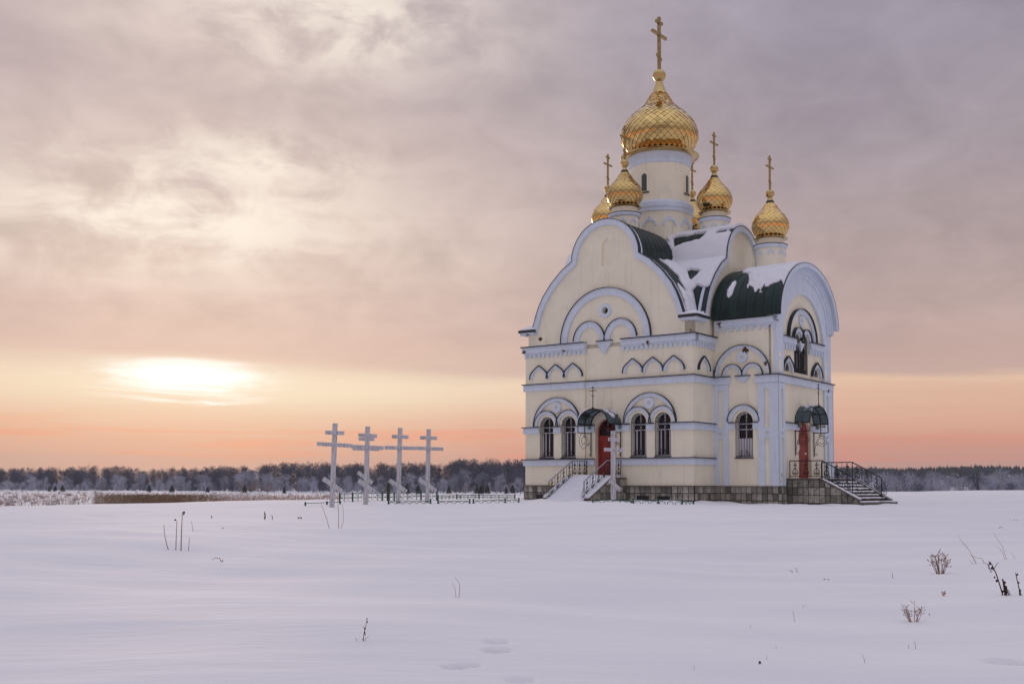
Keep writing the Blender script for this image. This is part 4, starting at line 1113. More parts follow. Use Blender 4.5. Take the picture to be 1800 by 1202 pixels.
# =================================================================== glazed barrel canopies over both doors
def canopy(mp, c, hw, z0, rise, proj, cross_top, legs=True):
    """mp(s, z, out): s along the wall, out from it"""
    cn = bpy.data.objects.new('canopy', None); col.objects.link(cn); cn.parent = church
    A_ = lambda r, k=0.: arc(c, z0, hw+k, 180, 0, 24, rise+k)
    for o in (.03, proj*.5, proj): MB().tube([mp(s, z, o) for s, z in A_(0)], .034, 5).build('rib', 'iron', cn, recalc=False)
    for a in (0, 36, 72, 108, 144, 180):
        s, z = c+hw*math.cos(R(a)), z0+rise*math.sin(R(a)); MB().tube([mp(s, z, 0), mp(s, z, proj)], .026 if a not in (0,180) else .034, 5).build('purlin', 'iron', cn, recalc=False)
    ang = [0, 36, 72, 108, 144, 180]
    for i in range(5):
        for o0, o1 in ((.03, proj*.5), (proj*.5, proj)):
            P = [(c+(hw+.02)*math.cos(R(a)), z0+(rise+.02)*math.sin(R(a))) for a in np.linspace(ang[i]+1, ang[i+1]-1, 6)]
            Q = [(c+(hw+.032)*math.cos(R(a)), z0+(rise+.032)*math.sin(R(a))) for a in np.linspace(ang[i]+1, ang[i+1]-1, 6)]
            MB().strip(mp, Q, P, o0+.02, o1-.0).build('pane', 'canopy_pane', cn, 60)
    th = np.linspace(R(20), R(160), 60); xs = np.linspace(.04, proj+.02, 24); X, T = np.meshgrid(xs, th, indexing='ij')
    P = np.array([[mp(c+(hw+.04)*math.cos(t_), z0+(rise+.04)*math.sin(t_), x_) for t_ in th] for x_ in xs])
    masked_sheet(P, .12+(VN(X*2.2+c, T*2.6)-.5)*2.4-np.abs(T-R(90))*.32, .04, 'snow_cover', cn)
    for sg in (-1, 1):
        s = c+sg*hw; zb = z0-.46
        fr_ = MB()
        for a_, b_ in (((s,z0,.03),(s,zb,.03)),((s,z0,proj),(s,zb,proj)),((s,z0,proj*.5),(s,zb,proj*.5)),((s,zb,.0),(s,zb,proj))): fr_.tube([mp(*a_), mp(*b_)], .024, 5)
        fr_.build('valance_frame', 'iron', cn, recalc=False)
        sc = MB(); sc.tube([mp(s, zb, .04), mp(s, zb-1.30, .04)], .026, 5)
        k = proj/1.2
        for Lc in (spiral((.68*k, zb-.48), .44*k, .10, 100, 100-640, 34), spiral((.62*k, zb-.14), .12, .03, 270, -190, 14), spiral((.30*k, zb-.62), .10, .02, 90, 500, 12), bez((.06,zb-1.1),(.12,zb-.6),(.2,zb-.25),(.68*k,zb-.05),12), spiral((.14, zb-1.2), .09, .02, 180, -220, 12)):
            sc.tube([mp(s, z, o) for o, z in Lc], .0135, 4)
        sc.build('scroll_bracket', 'iron', cn, recalc=False)
    top = z0+rise; h = cross_top-top
    cr = MB(); P3 = lambda s, z: mp(c+s, z, proj-.02)
    cr.tube([P3(0, top-.02), P3(0, cross_top)], .022, 5)
    for w_, f0, f1 in ((.10,.93,.93),(.22,.80,.80),(.11,.60,.54)): cr.tube([P3(-w_, top+h*f0), P3(w_, top+h*f1)], .019, 5)
    cr.build('canopy_cross', 'iron', cn, recalc=False)
    MB().lathe([(.02,-.06),(.06,-.03),(.07,.0),(.06,.03),(.02,.06)], 10, P3(0, top+.05)).build('finial', 'iron', cn)
canopy(lambda s, z, o: (s, .12-o, z), -5.43, .96, 4.10, .80, 1.35, 6.14)
canopy(lambda s, z, o: (AX+o, s, z), 5.95, 1.28, 4.16, .93, .85, 6.3)
# wall lamps beside the doors
for p, nrm in (((-4.45,-.05,3.93),(0,-1)),((-6.42,-.05,3.95),(0,-1)),((AX+.16,4.95,4.0),(1,0)),((AX+.16,7.5,4.0),(1,0))):
    l = MB().lathe([(.03,-.10),(.085,-.07),(.10,.0),(.085,.07),(.04,.10)], 12, p).build('wall_lamp', 'lamp_green', church, 40)
    MB().tube([(p[0]-nrm[0]*.2, p[1]-nrm[1]*.2, p[2]+.06), (p[0], p[1], p[2]+.11)], .02, 5).build('lamp_arm', 'iron', l)

# =================================================================== wooden crosses on the rise
def beam(y_axis, p0, p1, w, d, bev=.018):
    """squared timber from p0 to p1 in the x-z plane, w wide, d deep (y), edges chamfered"""
    p0, p1 = Vector(p0), Vector(p1); tg = (p1-p0).normalized(); nx = Vector((tg.z, 0, -tg.x))
    sec = [(-w+bev,-d),(w-bev,-d),(w,-d+bev),(w,d-bev),(w-bev,d),(-w+bev,d),(-w,d-bev),(-w,-d+bev)]
    v = [p+nx*a+Vector((0, b_, 0)) for p in (p0, p1) for a, b_ in sec]
    f = [tuple(range(8))[::-1], tuple(range(8, 16))]+[(i, (i+1) % 8, 8+(i+1) % 8, 8+i) for i in range(8)]
    return MB().add(v, f)
def grave_cross(label, base_px, base_dist, px_top, tb, mb_, sl, yaw, lean=0., group=None, w=.105):
    """tb, mb_: (x0, x1, y) of the bars in photo pixels; sl: (x0, y0, x1, y1)"""
    X, _, _ = at(base_px, 870, base_dist); zg = G(X, base_dist); k = base_dist/F_PX
    t_ = thing('wooden_cross', label, 'cross', (X, base_dist, zg), yaw, group)
    hz = lambda py: at(base_px, py, base_dist)[2]-zg
    cx = lambda px: (px-base_px)*k/math.cos(yaw)
    H = hz(px_top); lx = lambda z: lean*z
    beam(0, (0,0,-.5), (lx(H),0,H), w, w*.9).build('shaft', 'white_wood', t_)
    for (x0, x1, y0, y1), hw in ((tb, w*.80), (mb_, w*.80)):
        beam(0, (cx(x0), -w*.55, hz(y0)), (cx(x1), -w*.55, hz(y1)), hw, w*.62).build('bar', 'white_wood', t_)
    beam(0, (cx(sl[0]), -w*.55, hz(sl[1])), (cx(sl[2]), -w*.55, hz(sl[3])), w*.92, w*.62).build('slanted_bar', 'white_wood', t_)
    # snow and rime lying on the bars
    return t_
grave_cross('tall weathered white wooden cross at the field end of the row', 583, 47.5, 744, (570.5,603.5,760,761), (556.5,616,780,783), (568,841,600,863), R(6), .03)
grave_cross('white wooden cross with another cross hidden behind it', 642.5, 50, 749.5, (629,661.5,764.5,766), (615.5,673.5,784.5,787), (630,844,659,865), R(5), .018)
grave_cross('lower wooden cross mostly hidden behind another white cross', 644, 55, 759, (629.5,657,771.5,772), (619,666,788.5,789.5), (629,830,654,849), R(5), .01, w=.10)
grave_cross('white wooden cross next to the olive post at the green fence', 699.5, 51, 752, (688,717,767,768), (675.5,729.5,786.5,787.5), (684,844,714.5,864), R(5), .022)
grave_cross('white wooden cross at the end of the row towards the church', 750.5, 52.5, 754, (737.5,767.5,769,770), (729.5,778.5,787.5,789), (736,842,766,863), R(5), .018)
grave_cross('white wooden cross in front of the red arched door and stair railing', 1078, 53.0, 757, (1069,1088.5,772,773), (1061.5,1096,790,791), (1071,845,1090,861), R(12), .0, w=.10)

# =================================================================== green iron grave fences sunk in the snow
def fence(label, pts, h, posts=True, infill='rings', sink=.35, post_h=None, rail=True):
    x0, y0 = pts[0][:2]; t_ = thing('grave_fence', label, 'fence', (x0, y0, G(x0, y0)), 0., 'low green grave fences')
    z_ = [G(p[0], p[1]) for p in pts]; zb = z_[0]
    loc = lambda x, y, z: (x-x0, y-y0, z-zb)
    for (xa, ya), (xb, yb) in zip(pts[:-1], pts[1:]):
        L = math.hypot(xb-xa, yb-ya); ga, gb = G(xa, ya), G(xb, yb)
        P = lambda s, z: loc(xa+(xb-xa)*s/L, ya+(yb-ya)*s/L, ga+(gb-ga)*s/L+z)
        mb = MB()
        if rail: MB().tube([P(0, h), P(L, h)], .015, 5).build('top_rail', 'fence_green', t_, recalc=False); 
        if infill == 'rings':
            MB().tube([P(0, h*.5), P(L, h*.5)], .009, 4).build('mid_rail', 'fence_green', t_, recalc=False)
            n = int(L/.22)
            for k in range(n):
                c = (k+.5)*L/n
                for zc in (h*.25, h*.74): mb.tube([P(c+.10*math.cos(a*.628), zc+h*.22*math.sin(a*.628)) for a in range(10)], .008, 4, close=True)
                if k % 2: mb.tube([P(c-.11, .0), P(c-.11, h)], .012, 4)
            tag(mb.build('scrollwork', 'fence_green', t_, recalc=False), kind='stuff')
        elif infill == 'arcs':
            n = max(2, int(L/.34))
            for k in range(n):
                c = (k+.5)*L/n
                mb.tube([P(c-.15, -.1)]+[P(c+.15*math.cos(R(a)), h*.1+h*.62*math.sin(R(a))) for a in range(180, -1, -30)]+[P(c+.15, -.1)], .014, 4)
            mb.build('hoops', 'fence_green', t_, recalc=False)
    if posts:
        for i, (x, y) in enumerate(pts):
            ph = (post_h or h+.06)
            MB().box(x-x0-.035, x-x0+.035, y-y0-.035, y-y0+.035, z_[i]-zb-.4, z_[i]-zb+ph).build('post', 'fence_green', t_)
    return t_
def gp(px, dist): X, _, _ = at(px, 870, dist); return (X, dist)
fence('green lattice grave fence behind the row of white crosses', [gp(597,56), gp(620,56.5), gp(672,57), gp(693,57), gp(740,57.5), gp(768,57.5)], .42)
fence('thin green lattice fence running from the last cross to the church', [gp(770,62), gp(803,62.5), gp(842,63), gp(905,63.5)], .22)
fence('long green rail with a single stub post before the open field', [gp(537,49.5), gp(575,50.5), gp(598,51)], .10, post_h=.16, infill=None)
fence('green fence nearly buried, hooped tops showing between the crosses', [gp(683,49.5), gp(757,50.5)], .12, post_h=.24, infill='arcs')
fence('green fence nearly buried, hooped tops beside the last cross', [gp(770,50.8), gp(826,51.2)], .12, post_h=.22, infill='arcs')
fence('green fence nearly buried, short of the church corner', [gp(832,51.3), gp(888,51.8), gp(912,52.5)], .13, post_h=.22, infill='arcs')
fence('green fence rail at the foot of the cross before the front stair', [gp(1042,52.5), gp(1090,52), gp(1110,52)], .10, post_h=.12, infill='arcs')
fence('green hooped fence in the snow before the church plinth', [gp(1113,51.5), gp(1157,51), gp(1199,51.5), gp(1219,52.3)], .17, post_h=.22, infill='arcs')
# the olive post with its wire stay
X, Yp, _ = at(682.5, 870, 58); zg = G(X, Yp)
t_ = thing('leaning_post', 'short olive wooden post behind the green fence', 'post', (X, Yp, zg)); MB().tube([(0,0,-.4),(0,0,.55),(.01,0,.98)], [.085,.08,.07], 8).build('post', 'post_olive', t_)
MB().tube([(-.02,0,.9),(-.12,0,.5),(-.32,0,.32),(-.62,0,.28)], .014, 4).build('stay', 'fence_green', t_, recalc=False)

# =================================================================== dry weeds standing in the snow
def weed(name, label, px, py, m, stems, cat='weed', group=None):
    """stems: polylines in photo pixels relative to the root; built upright at the root's distance with some depth"""
    X, Yd, Z = on_snow(px, py); k = Yd/F_PX
    t_ = thing(name, label, cat, (X, Yd, Z), 0., group)
    for pts, r in stems:
        dy = random.uniform(-.5, .5)
        P = [(x*k, dy*abs(y)*k*.5, -y*k) for x, y in pts]
        P[0] = (P[0][0], P[0][1], P[0][2]-.06)
        MB().tube(P, [max(.0012, r*k*(1-.45*i/(len(P)-1))) for i in range(len(P))], 5).build('stem', m, t_, recalc=False)
    return t_, k
def pods(t_, k, m, spots, name='seed_head'):
    for x, y, r in spots:
        mb = MB(); mb.lathe([(.1*r*k,-1.2*r*k),(.9*r*k,-.5*r*k),(r*k,.2*r*k),(.5*r*k,1.*r*k),(.05*r*k,1.3*r*k)], 6, (x*k, random.uniform(-.01,.01), -y*k))
        mb.build(name, m, t_)
t_, k = weed('tall_dry_stalks', 'clump of four tall dry reddish stalks, two with seed heads', 318, 967, 'weed_red', [([(-20,0),(-26,-12),(-30,-28),(-32,-44)],.75),([(-9,0),(-10,-22),(-11,-52)],.8),([(0,0),(1.5,-30),(4,-67)],1.0),([(13,0),(14,-10),(15,-23)],.6),([(18,-38),(15,-46),(13,-51)],.4)])
pods(t_, k, 'weed_dark', [(-11,-53,1.6),(4,-66,2.0),(3.6,-63,1.4)])
t_, k = weed('tall_dry_stalks', 'three thin pale stalks bending in front of the first wooden cross', 595, 928, 'weed_tan', [([(-15,0),(-22,-18),(-32,-44)],.55),([(0,0),(0,-20),(-2,-44),(-5,-70)],.6),([(3,0),(8,-12),(7,-30),(5,-42)],.45)])
t_, k = weed('dead_weed', 'stubby dark weed pair poking from smooth snow below the field edge', 465, 913, 'weed_dark', [([(0,0),(1,-7),(-.5,-14)],1.2),([(13,0),(14,-4),(13,-8)],.8)])
pods(t_, k, 'weed_dark', [(0,-4,1.3),(-.3,-10,1.2)])
t_, k = weed('dead_weed', 'small fallen dark weed between the stubby pair and the crosses', 526, 911, 'weed_dark', [([(-4,0),(-1,-2),(3,-1)],.9),([(2,0),(3,-3),(5,-1)],.8)]); pods(t_, k, 'weed_dark', [(-1,-1.5,1.2),(3,-1,1.1)])
weed('dead_weed', 'tiny dark sprig above the arched dry stem', 373, 910, 'weed_dark', [([(0,0),(-1,-2),(-2.5,-4)],1.0)])
weed('dead_weed', 'dry stem arching over and touching the snow', 391, 987, 'weed_red', [([(0,0),(0,-4)],1.0),([(0,-3),(-5,-6),(-12,-7),(-19,-4)],.7)])
weed('dead_weed', 'tiny twig tip barely above the snow', 391, 929, 'weed_dark', [([(0,0),(.5,-1),(1,-2.5)],1.0)])
t_, k = weed('budded_twig', 'single dark twig with round buds in open snow', 637, 1126, 'weed_dark', [([(0,0),(3,-14),(6,-26),(8,-38)],.75),([(1,-3),(6,-5),(11,-8)],.45),([(5,-21),(3,-23),(0,-25)],.7),([(-8,0),(-10,-2),(-12,-5)],.5)])
pods(t_, k, 'weed_dark', [(1,-3,1.2),(3,-14,1.1),(4.6,-21,1.3),(8,-33,1.4),(7.4,-38,1.2)])
weed('dead_weed', 'two faint pinkish grass blades curving in open snow', 806, 1050, 'weed_red', [([(0,0),(2,-15),(1,-26),(-7,-35)],.45),([(-4,-5),(-6,-17),(-12,-25)],.35)])
def bush(label, px, py, w, h, n, m, seed, cat='shrub'):
    rd = random.Random(seed); X, Yd, Z = on_snow(px, py); k = Yd/F_PX
    t_ = thing('dry_bush', label, cat, (X, Yd, Z)); mb = MB(); pd = MB()
    for i in range(n):
        a = rd.uniform(-1, 1); b_ = rd.uniform(-1, 1); L = h*rd.uniform(.6, 1.05)
        p0 = Vector((a*w*.12*k, b_*w*.12*k, -.05)); p3 = Vector((a*w*.5*k, b_*w*.4*k, L*k*(1-.3*abs(a))))
        mid = p0.lerp(p3, .5)+Vector((rd.uniform(-1,1), rd.uniform(-1,1), .5))*w*.05*k
        mb.tube([p0, mid, p3], [.65*k, .45*k, .28*k], 4)
        for j in range(5):
            q = mid.lerp(p3, rd.random()); e = q+Vector((rd.uniform(-1,1), rd.uniform(-1,1), rd.uniform(.1,1)))*h*.22*k
            mb.tube([q, e], [.32*k, .2*k], 3)
            for z in range(2):
                c = q.lerp(e, rd.uniform(.5, 1.1)); r = rd.uniform(.5, 1.05)*k
                pd.add([c+Vector(d)*r for d in ((1,0,0),(-1,0,0),(0,1,0),(0,-1,0),(0,0,1.2),(0,0,-1.2))], [(0,2,4),(2,1,4),(1,3,4),(3,0,4),(2,0,5),(1,2,5),(3,1,5),(0,3,5)])
    mb.build('stems', m, t_, recalc=False); tag(pd.build('seed_heads', m, t_, recalc=False), kind='stuff')
bush('loose airy brown weed bush with many seed heads', 1653, 1008, 56, 40, 16, 'weed_tan', 3)
bush('small dense brown weed clump in open snow', 1606, 1092, 34, 34, 12, 'weed_tan', 5)
bush('tiny brown sprig between the two weed bushes', 1658, 1047, 9, 11, 3, 'weed_tan', 6)
t_, k = weed('dark_weed', 'dark leaning weed stalk with a tufted top and hanging leaves', 1765, 1045, 'weed_dark', [([(0,0),(-8,-18),(-15,-38),(-22,-52),(-26,-58)],1.3),([(-20,-46),(-26,-52),(-32,-56)],.7),([(-22,-52),(-21,-58)],.9),([(-23,-50),(-16,-54),(-12,-57)],.6)])
pods(t_, k, 'weed_dark', [(-12,-24,2.2),(-16,-30,1.6),(-20,-46,2.4),(-23,-54,2.),(-2,-6,2.0)], 'dead_leaf')
t_, k = weed('dark_weed', 'short thick dark weed tuft beside the leaning stalk', 1770, 1046, 'weed_dark', [([(0,0),(-2,-14),(-4,-28)],2.4),([(6,0),(1,-10),(-3,-20)],1.1),([(9,0),(4,-8),(0,-13)],.8),([(-2,0),(-4,-12),(-5,-20)],1.5)])
pods(t_, k, 'weed_dark', [(-3,-22,2.2),(-2,-14,2.6),(-1,-6,2.4)], 'dead_leaf')
t_, k = weed('dark_weed', 'thin upright dark weed at the edge of the weed patch', 1796, 1046, 'weed_dark', [([(0,0),(-4,-16),(-7,-39)],1.2),([(-4,0),(-4,-8)],.8),([(2,0),(-2,-6)],.8)])
pods(t_, k, 'weed_dark', [(-7,-36,1.8),(-5,-22,1.6),(-2,-8,2.0)], 'dead_leaf')
weed('dry_grass', 'long thin pale grass blades leaning over a broken stem', 1718, 990, 'weed_tan', [([(0,0),(-14,-24),(-32,-48)],.35),([(-2,-6),(-18,-26),(-36,-42)],.3),([(14,0),(8,-9),(-2,-10),(-12,-14)],.5),([(-3,2),(-10,-2),(-15,-7)],.4)])
weed('dry_grass', 'long thin grass blades leaning beside a snow hollow', 1771, 983, 'weed_tan', [([(0,0),(-10,-22),(-27,-46)],.4),([(-3,-6),(-10,-17),(-18,-24)],.3),([(17,2),(12,-6),(6,-13)],.3)])
for i, (px, py, m, st, lb) in enumerate((
    (1395,1006,'weed_tan',[([(0,0),(-3,-3),(-7,-4)],.8),([(7,-2),(5,-6),(3,-9)],.6)],'two short tan stems lying in the snow above a half-buried tuft'),
    (1452,1019,'weed_tan',[([(-6,0),(-3,-2),(0,-1)],1.0),([(2,0),(4,-2),(6,-1)],1.0)],'half-buried brown tuft making a small hump in the snow'),
    (1570,1016,'weed_red',[([(0,0),(-1,-5),(-1,-10)],.5)],'single short reddish stem beside the airy weed bush'),
    (1398,1092,'weed_tan',[([(0,0),(-2,-9),(-3.5,-19)],.5)],'single upright tan stem in open snow'),
    (1414,1067,'weed_tan',[([(0,0),(-2,-4)],.5)],'tiny tan stem just above a single upright stem'),
    (1600,1140,'weed_tan',[([(0,0),(-3,-7)],.6),([(10,-6),(7,-15)],.6)],'two short tan stems below the dense weed clump'),
    (1522,1164,'weed_tan',[([(0,0),(-3,-6),(-7,-14)],.5)],'slanting tan stem near the bottom drift'),
    (1335,1166,'weed_dark',[([(-3,0),(0,-5),(3,-2)],1.4),([(0,0),(2,-4)],1.3)],'small dark stub of a weed in the near snow'),
    (1349,1159,'weed_tan',[([(0,0),(-1,-7)],.5)],'short tan stem beside a dark weed stub'),
    (1365,1140,'weed_tan',[([(0,0),(-1,-6)],.4)],'faint tan stem behind the dark weed stub'),
    (1220,1178,'weed_red',[([(0,0),(0,-9)],.4)],'faint upright stem alone near the foreground snow'),
    (1634,1081,'weed_dark',[([(0,0),(0,-4)],.8)],'tiny dark stem beside the dense weed clump'),
    (1760,928,'weed_red',[([(-6,-1),(-2,-3),(2,-1),(5,2)],.5)],'small fallen sprig below the far snow tracks'),
    (1782,915,'weed_dark',[([(0,0),(1,-2)],.8),([(5,0),(6,-2)],.7)],'pair of dark specks of weed by the snow tracks'),
    (1320,1105,'weed_tan',[([(0,0),(-1,-9)],.3)],'hair-thin tan stem in the middle of the slope'))):
    weed('dead_weed', lb, px, py, m, st)

# =================================================================== far trees
def tri_twigs(P0, P1, W_):
    """flat tapering slivers (n) as triangles, random facing"""
    d = P1-P0; rv = rng.normal(size=d.shape); side = np.cross(d, rv); side /= np.linalg.norm(side, axis=1, keepdims=True)+1e-9
    side *= W_[:, None]; v = np.stack([P0-side, P0+side, P1], 1).reshape(-1, 3)
    return v
def bare_tree(h, rx, n_clump=18, n_tw=60, w=.05, shape='round', low=.12, rz=None):
    """returns (trunk with limbs, crown vertex array) for a leafless rimed tree of height h: clumps of fine twigs on limbs"""
    tr = MB(); tr.tube([(0,0,-.6),(.006*h*rng.normal(),0,h*.35),(.012*h*rng.normal(),.01*h,h*.75)], [.016*h,.011*h,.004*h], 6)
    V = []
    for i in range(n_clump):
        t = (i+.5)/n_clump; z = h*(low+(.93-low)*t); a = i*2.4+rng.normal()*.5
        if shape == 'round': rad = rx*h*math.sqrt(max(.03, 1-((z/h-.52)/.50)**2))
        elif shape == 'tall': rad = rx*h*(1.08-t)**.7
        else: rad = rx*h*(.95-.75*t*t)
        q = rad*rng.uniform(.25, .85) if i % 3 else rad*.25
        c = np.array([math.cos(a)*q, math.sin(a)*q, z]); base = np.array([0, 0, max(.0, z-rad*1.1-.1*h)*.9])
        tr.tube([tuple(base), tuple(c*.5+base*.5-[0, 0, .02*h]), tuple(c)], [.006*h, .004*h, .0015*h], 3)
        k = n_tw; cr = .15*h if shape != 'tall' else .11*h
        B = c+rng.normal(size=(k, 3))*cr*[.42, .42, .36]
        D = (B-c)*1.2/cr+rng.normal(size=(k, 3))*.45+np.array([c[0], c[1], 0])/max(rad, .1)*.4+[0, 0, .55]
        D /= np.linalg.norm(D, axis=1, keepdims=True)
        V.append(tri_twigs(B, B+D*cr*rng.uniform(.4, .95, (k, 1)), np.full(k, w)*rng.uniform(.6, 1.3, k)))
    C_ = np.concatenate(V); C_[:, 2] = np.maximum(C_[:, 2], 0)
    top = np.quantile(C_[:, 2], .997); C_ = C_*[1, 1, h/top]
    return tr, C_
def tri_mesh(name, V):
    me = bpy.data.meshes.new(name); n = len(V)
    me.vertices.add(n); me.vertices.foreach_set('co', V.astype(np.float32).ravel())
    me.loops.add(n); me.loops.foreach_set('vertex_index', np.arange(n, dtype=np.int32))
    me.polygons.add(n//3); me.polygons.foreach_set('loop_start', np.arange(0, n, 3, dtype=np.int32)); me.polygons.foreach_set('loop_total', np.full(n//3, 3, np.int32))
    me.update(); me.validate(); return me
def pine_crown(h):
    V = []
    for i in range(11):
        z = h*(.10+.86*i/11); r = h*.34*(1-i/11.5)**.8*rng.uniform(.8, 1.15); k = 26
        a = rng.uniform(0, 2*math.pi, k); B = np.stack([.25*r*np.cos(a), .25*r*np.sin(a), np.full(k, z)+rng.normal(size=k)*h*.02], 1)
        E_ = np.stack([r*np.cos(a)*rng.uniform(.7,1.1,k), r*np.sin(a)*rng.uniform(.7,1.1,k), z+h*rng.uniform(-.04,.09,k)], 1)
        V.append(tri_twigs(B, E_, np.full(k, h*.035)))
        V.append(tri_twigs((B+E_)/2, E_+rng.normal(size=E_.shape)*h*.05, np.full(k, h*.03)))
    return np.concatenate(V)
KIND = {}
def proto(key, n, fn):
    KIND[key] = []
    for i in range(n):
        tr, C_ = fn(); KIND[key].append((tr.mesh('trunk', recalc=False), tri_mesh('crown', C_)))
proto('dark', 4, lambda: bare_tree(10, .26, 18, 55, .05, 'tall' if rng.random() < .5 else 'round', .10))
proto('frost', 5, lambda: bare_tree(10, .36, 22, 62, .055, 'round', .08))
proto('bush', 4, lambda: bare_tree(10, .75, 20, 45, .09, 'fan', .04))
proto('birch', 3, lambda: bare_tree(10, .20, 18, 45, .055, 'tall', .08))
def pine_proto():
    tr = MB().tube([(0,0,-.6),(0,0,9.)], [.2,.05], 6); return tr, pine_crown(10)
proto('pine', 3, pine_proto)
MESHCOPY = {}
def tree(kind, name, label, x, y, h, m, group, wide=1., trunk=True, zoff=0.):
    i = random.randrange(len(KIND[kind])); tm, cm = KIND[kind][i]; s = h/10
    if kind in ('frost', 'bush', 'dark') and group:
        size = ('low ' if h < 3.2 else 'tall ' if h > 7 else '') if kind == 'frost' else ('' if kind == 'bush' else 'tall ' if h > 10.5 else 'shorter ')
        if m == 'twig_dark' and kind != 'dark': label = label.replace('silvery rime-covered', 'dark bare').replace('pale rime-covered round', 'dark round leafless').replace('low twiggy rime-grey', 'low dark twiggy').replace('low grey thicket', 'low dark thicket')
        label = size+label
    t_ = thing(name, label, 'tree' if kind != 'bush' else 'bush', (x, y, G(x, y)+zoff), random.uniform(0, 6.28), group); t_.scale = (s*wide, s*wide, s)
    key = (kind, i, m)
    if key not in MESHCOPY: MESHCOPY[key] = cm.copy()
    put('crown', MESHCOPY[key], m, t_)
    if trunk: put('trunk', tm, 'bark', t_)
    return t_
def px_xy(px, dist): X, _, _ = at(px, 860, dist); return X, dist
def top_h(px, py, dist): X, _, z = at(px, py, dist); return z-G(X, dist)
# treeline profile of the left wood (photo pixels)
PXS = [-150,0,100,200,260,330,430,520,600,680,760,830,900,1000,1200]; PYS = [824,822,822,819,824,821,819,812,814,815,813,806,809,812,815]
wood_top = lambda px: float(np.interp(px, PXS, PYS))
# deep mass of the wood: one body
def wood_mass():
    V = []; T = MB()
    pool = [bare_tree(10, .27, 14, 36, .075, 'tall' if k % 3 else 'round', .06) for k in range(7)]
    for i in range(620):
        px = random.uniform(-190, 1230); dist = random.uniform(462, 560); X, Y_ = px_xy(px, dist)
        h = max(4, top_h(px, wood_top(px)+random.uniform(-3, 9), dist)); c = random.choice(pool)[1]
        a = random.uniform(0, 6.28); ca, sa = math.cos(a), math.sin(a); s = h/10; wd = random.uniform(.8, 1.15)
        q = np.stack([(c[:, 0]*ca-c[:, 1]*sa)*s*wd+X, (c[:, 0]*sa+c[:, 1]*ca)*s*wd+Y_, c[:, 2]*s+G(X, Y_)], 1); V.append(q)
    o = put('dark_wood', tri_mesh('dark_wood', np.concatenate(V)), 'twig_dark')
    tag(o, 'dark leafless wood standing in one mass across the snowy field', 'wood', kind='stuff')
    # dim inside of the wood: close-set stems further in
    mb = MB()
    for i in range(900):
        px = random.uniform(-200, 1240); dist = random.uniform(500, 600); X, Y_ = px_xy(px, dist); z = G(X, Y_); h = max(3, top_h(px, wood_top(px)+8, dist))
        mb.add([(X-.28,Y_,z-.5),(X+.28,Y_+.1,z-.5),(X,Y_+.3,z-.5),(X+random.uniform(-.5,.5),Y_,z+h)], [(0,1,3),(1,2,3),(2,0,3)])
    tag(mb.build('wood_stems', 'bark', o, recalc=False), kind='stuff')
wood_mass()
g_d = 'bare trees along the edge of the wood'; l_d = 'dark leafless tree along the edge of the wood across the field'
for i in range(85):
    px = random.uniform(-110, 1000) if i > 6 else random.uniform(1000, 1200); dist = random.uniform(440, 466); X, Y_ = px_xy(px, dist)
    h = max(4, top_h(px, wood_top(px)+random.uniform(3, 16), dist)); tree('dark', 'bare_tree', l_d, X, Y_, h, 'twig_dark', g_d)
g_f = 'rimed trees and bushes at the foot of the wood'; l_f = 'pale rime-covered round tree at the foot of the dark wood'; l_b = 'low twiggy rime-grey bush at the foot of the dark wood'
for px, py in ((57,838),(114,843),(150,839),(180,838),(205,833),(214,836),(246,828),(280,845),(318,835),(332,843),(300,838),(552,843),(395,836),(420,832),(470,830),(500,832),(530,838),(610,838),(628,846),(668,835),(720,830),(800,832),(815,824),(780,840),(700,842),(846,830),(880,832),(740,845),(690,850),(910,838),(20,846),(-20,840),(-60,838)):
    X, Y_ = px_xy(px, random.uniform(418, 438)); tree('frost', 'rimed_tree', l_f, X, Y_, max(2.5, top_h(px, py, Y_)), 'twig_frost', g_f, random.uniform(.9, 1.3))
for i in range(48):
    px = random.uniform(-90, 960); X, Y_ = px_xy(px, random.uniform(425, 450)); tree('frost', 'rimed_tree', l_f, X, Y_, max(2.5, top_h(px, random.uniform(824, 848), Y_)), 'twig_frost' if i % 3 else 'twig_dark', g_f, random.uniform(1.0, 1.6))
for i in range(90):
    px = random.uniform(-90, 960); X, Y_ = px_xy(px, random.uniform(402, 430)); rust = i % 5 == 0
    tree('bush', 'rimed_bush', 'rusty brown twiggy bush at the foot of the dark wood' if rust else l_b, X, Y_, random.uniform(1.6, 4.2), 'twig_rust' if rust else 'twig_frost' if i % 3 else 'twig_dark', 'brown bushes at the foot of the wood' if rust else g_f, random.uniform(.8, 1.3), False)
for px, py, wd in ((450,843,1.5),(425,845,1.3),(475,846,1.2)):
    X, Y_ = px_xy(px, 410); tree('bush', 'rimed_bush', 'rusty brown twiggy bush at the foot of the dark wood', X, Y_, top_h(px, py, 410), 'twig_rust', 'brown bushes at the foot of the wood', wd, False)
for px, py in ((81,837),(818,846),(872,843),(860,846),(350,853),(775,852),(770,845),(915,845),(600,852)):
    X, Y_ = px_xy(px, random.uniform(395, 408)); tree('birch', 'rimed_birch', 'slender pale rimed birch in front of the dark wood', X, Y_, top_h(px, py, Y_), 'twig_frost', 'slender rimed birches before the wood')
for px, py in ((87,857),(110,852),(262,851),(302,852),(365,855),(430,851),(789,854),(838,852),(857,853),(901,851),(890,855),(735,851),(715,850),(845,855),(500,856),(97,853),(846,853)):
    X, Y_ = px_xy(px, random.uniform(372, 392)); tree('pine', 'young_pine', 'small dark green pine on the snowy field before the wood', X, Y_, max(1.6, top_h(px, py, Y_)), 'pine', 'young pines on the field', random.uniform(1., 1.3), True)
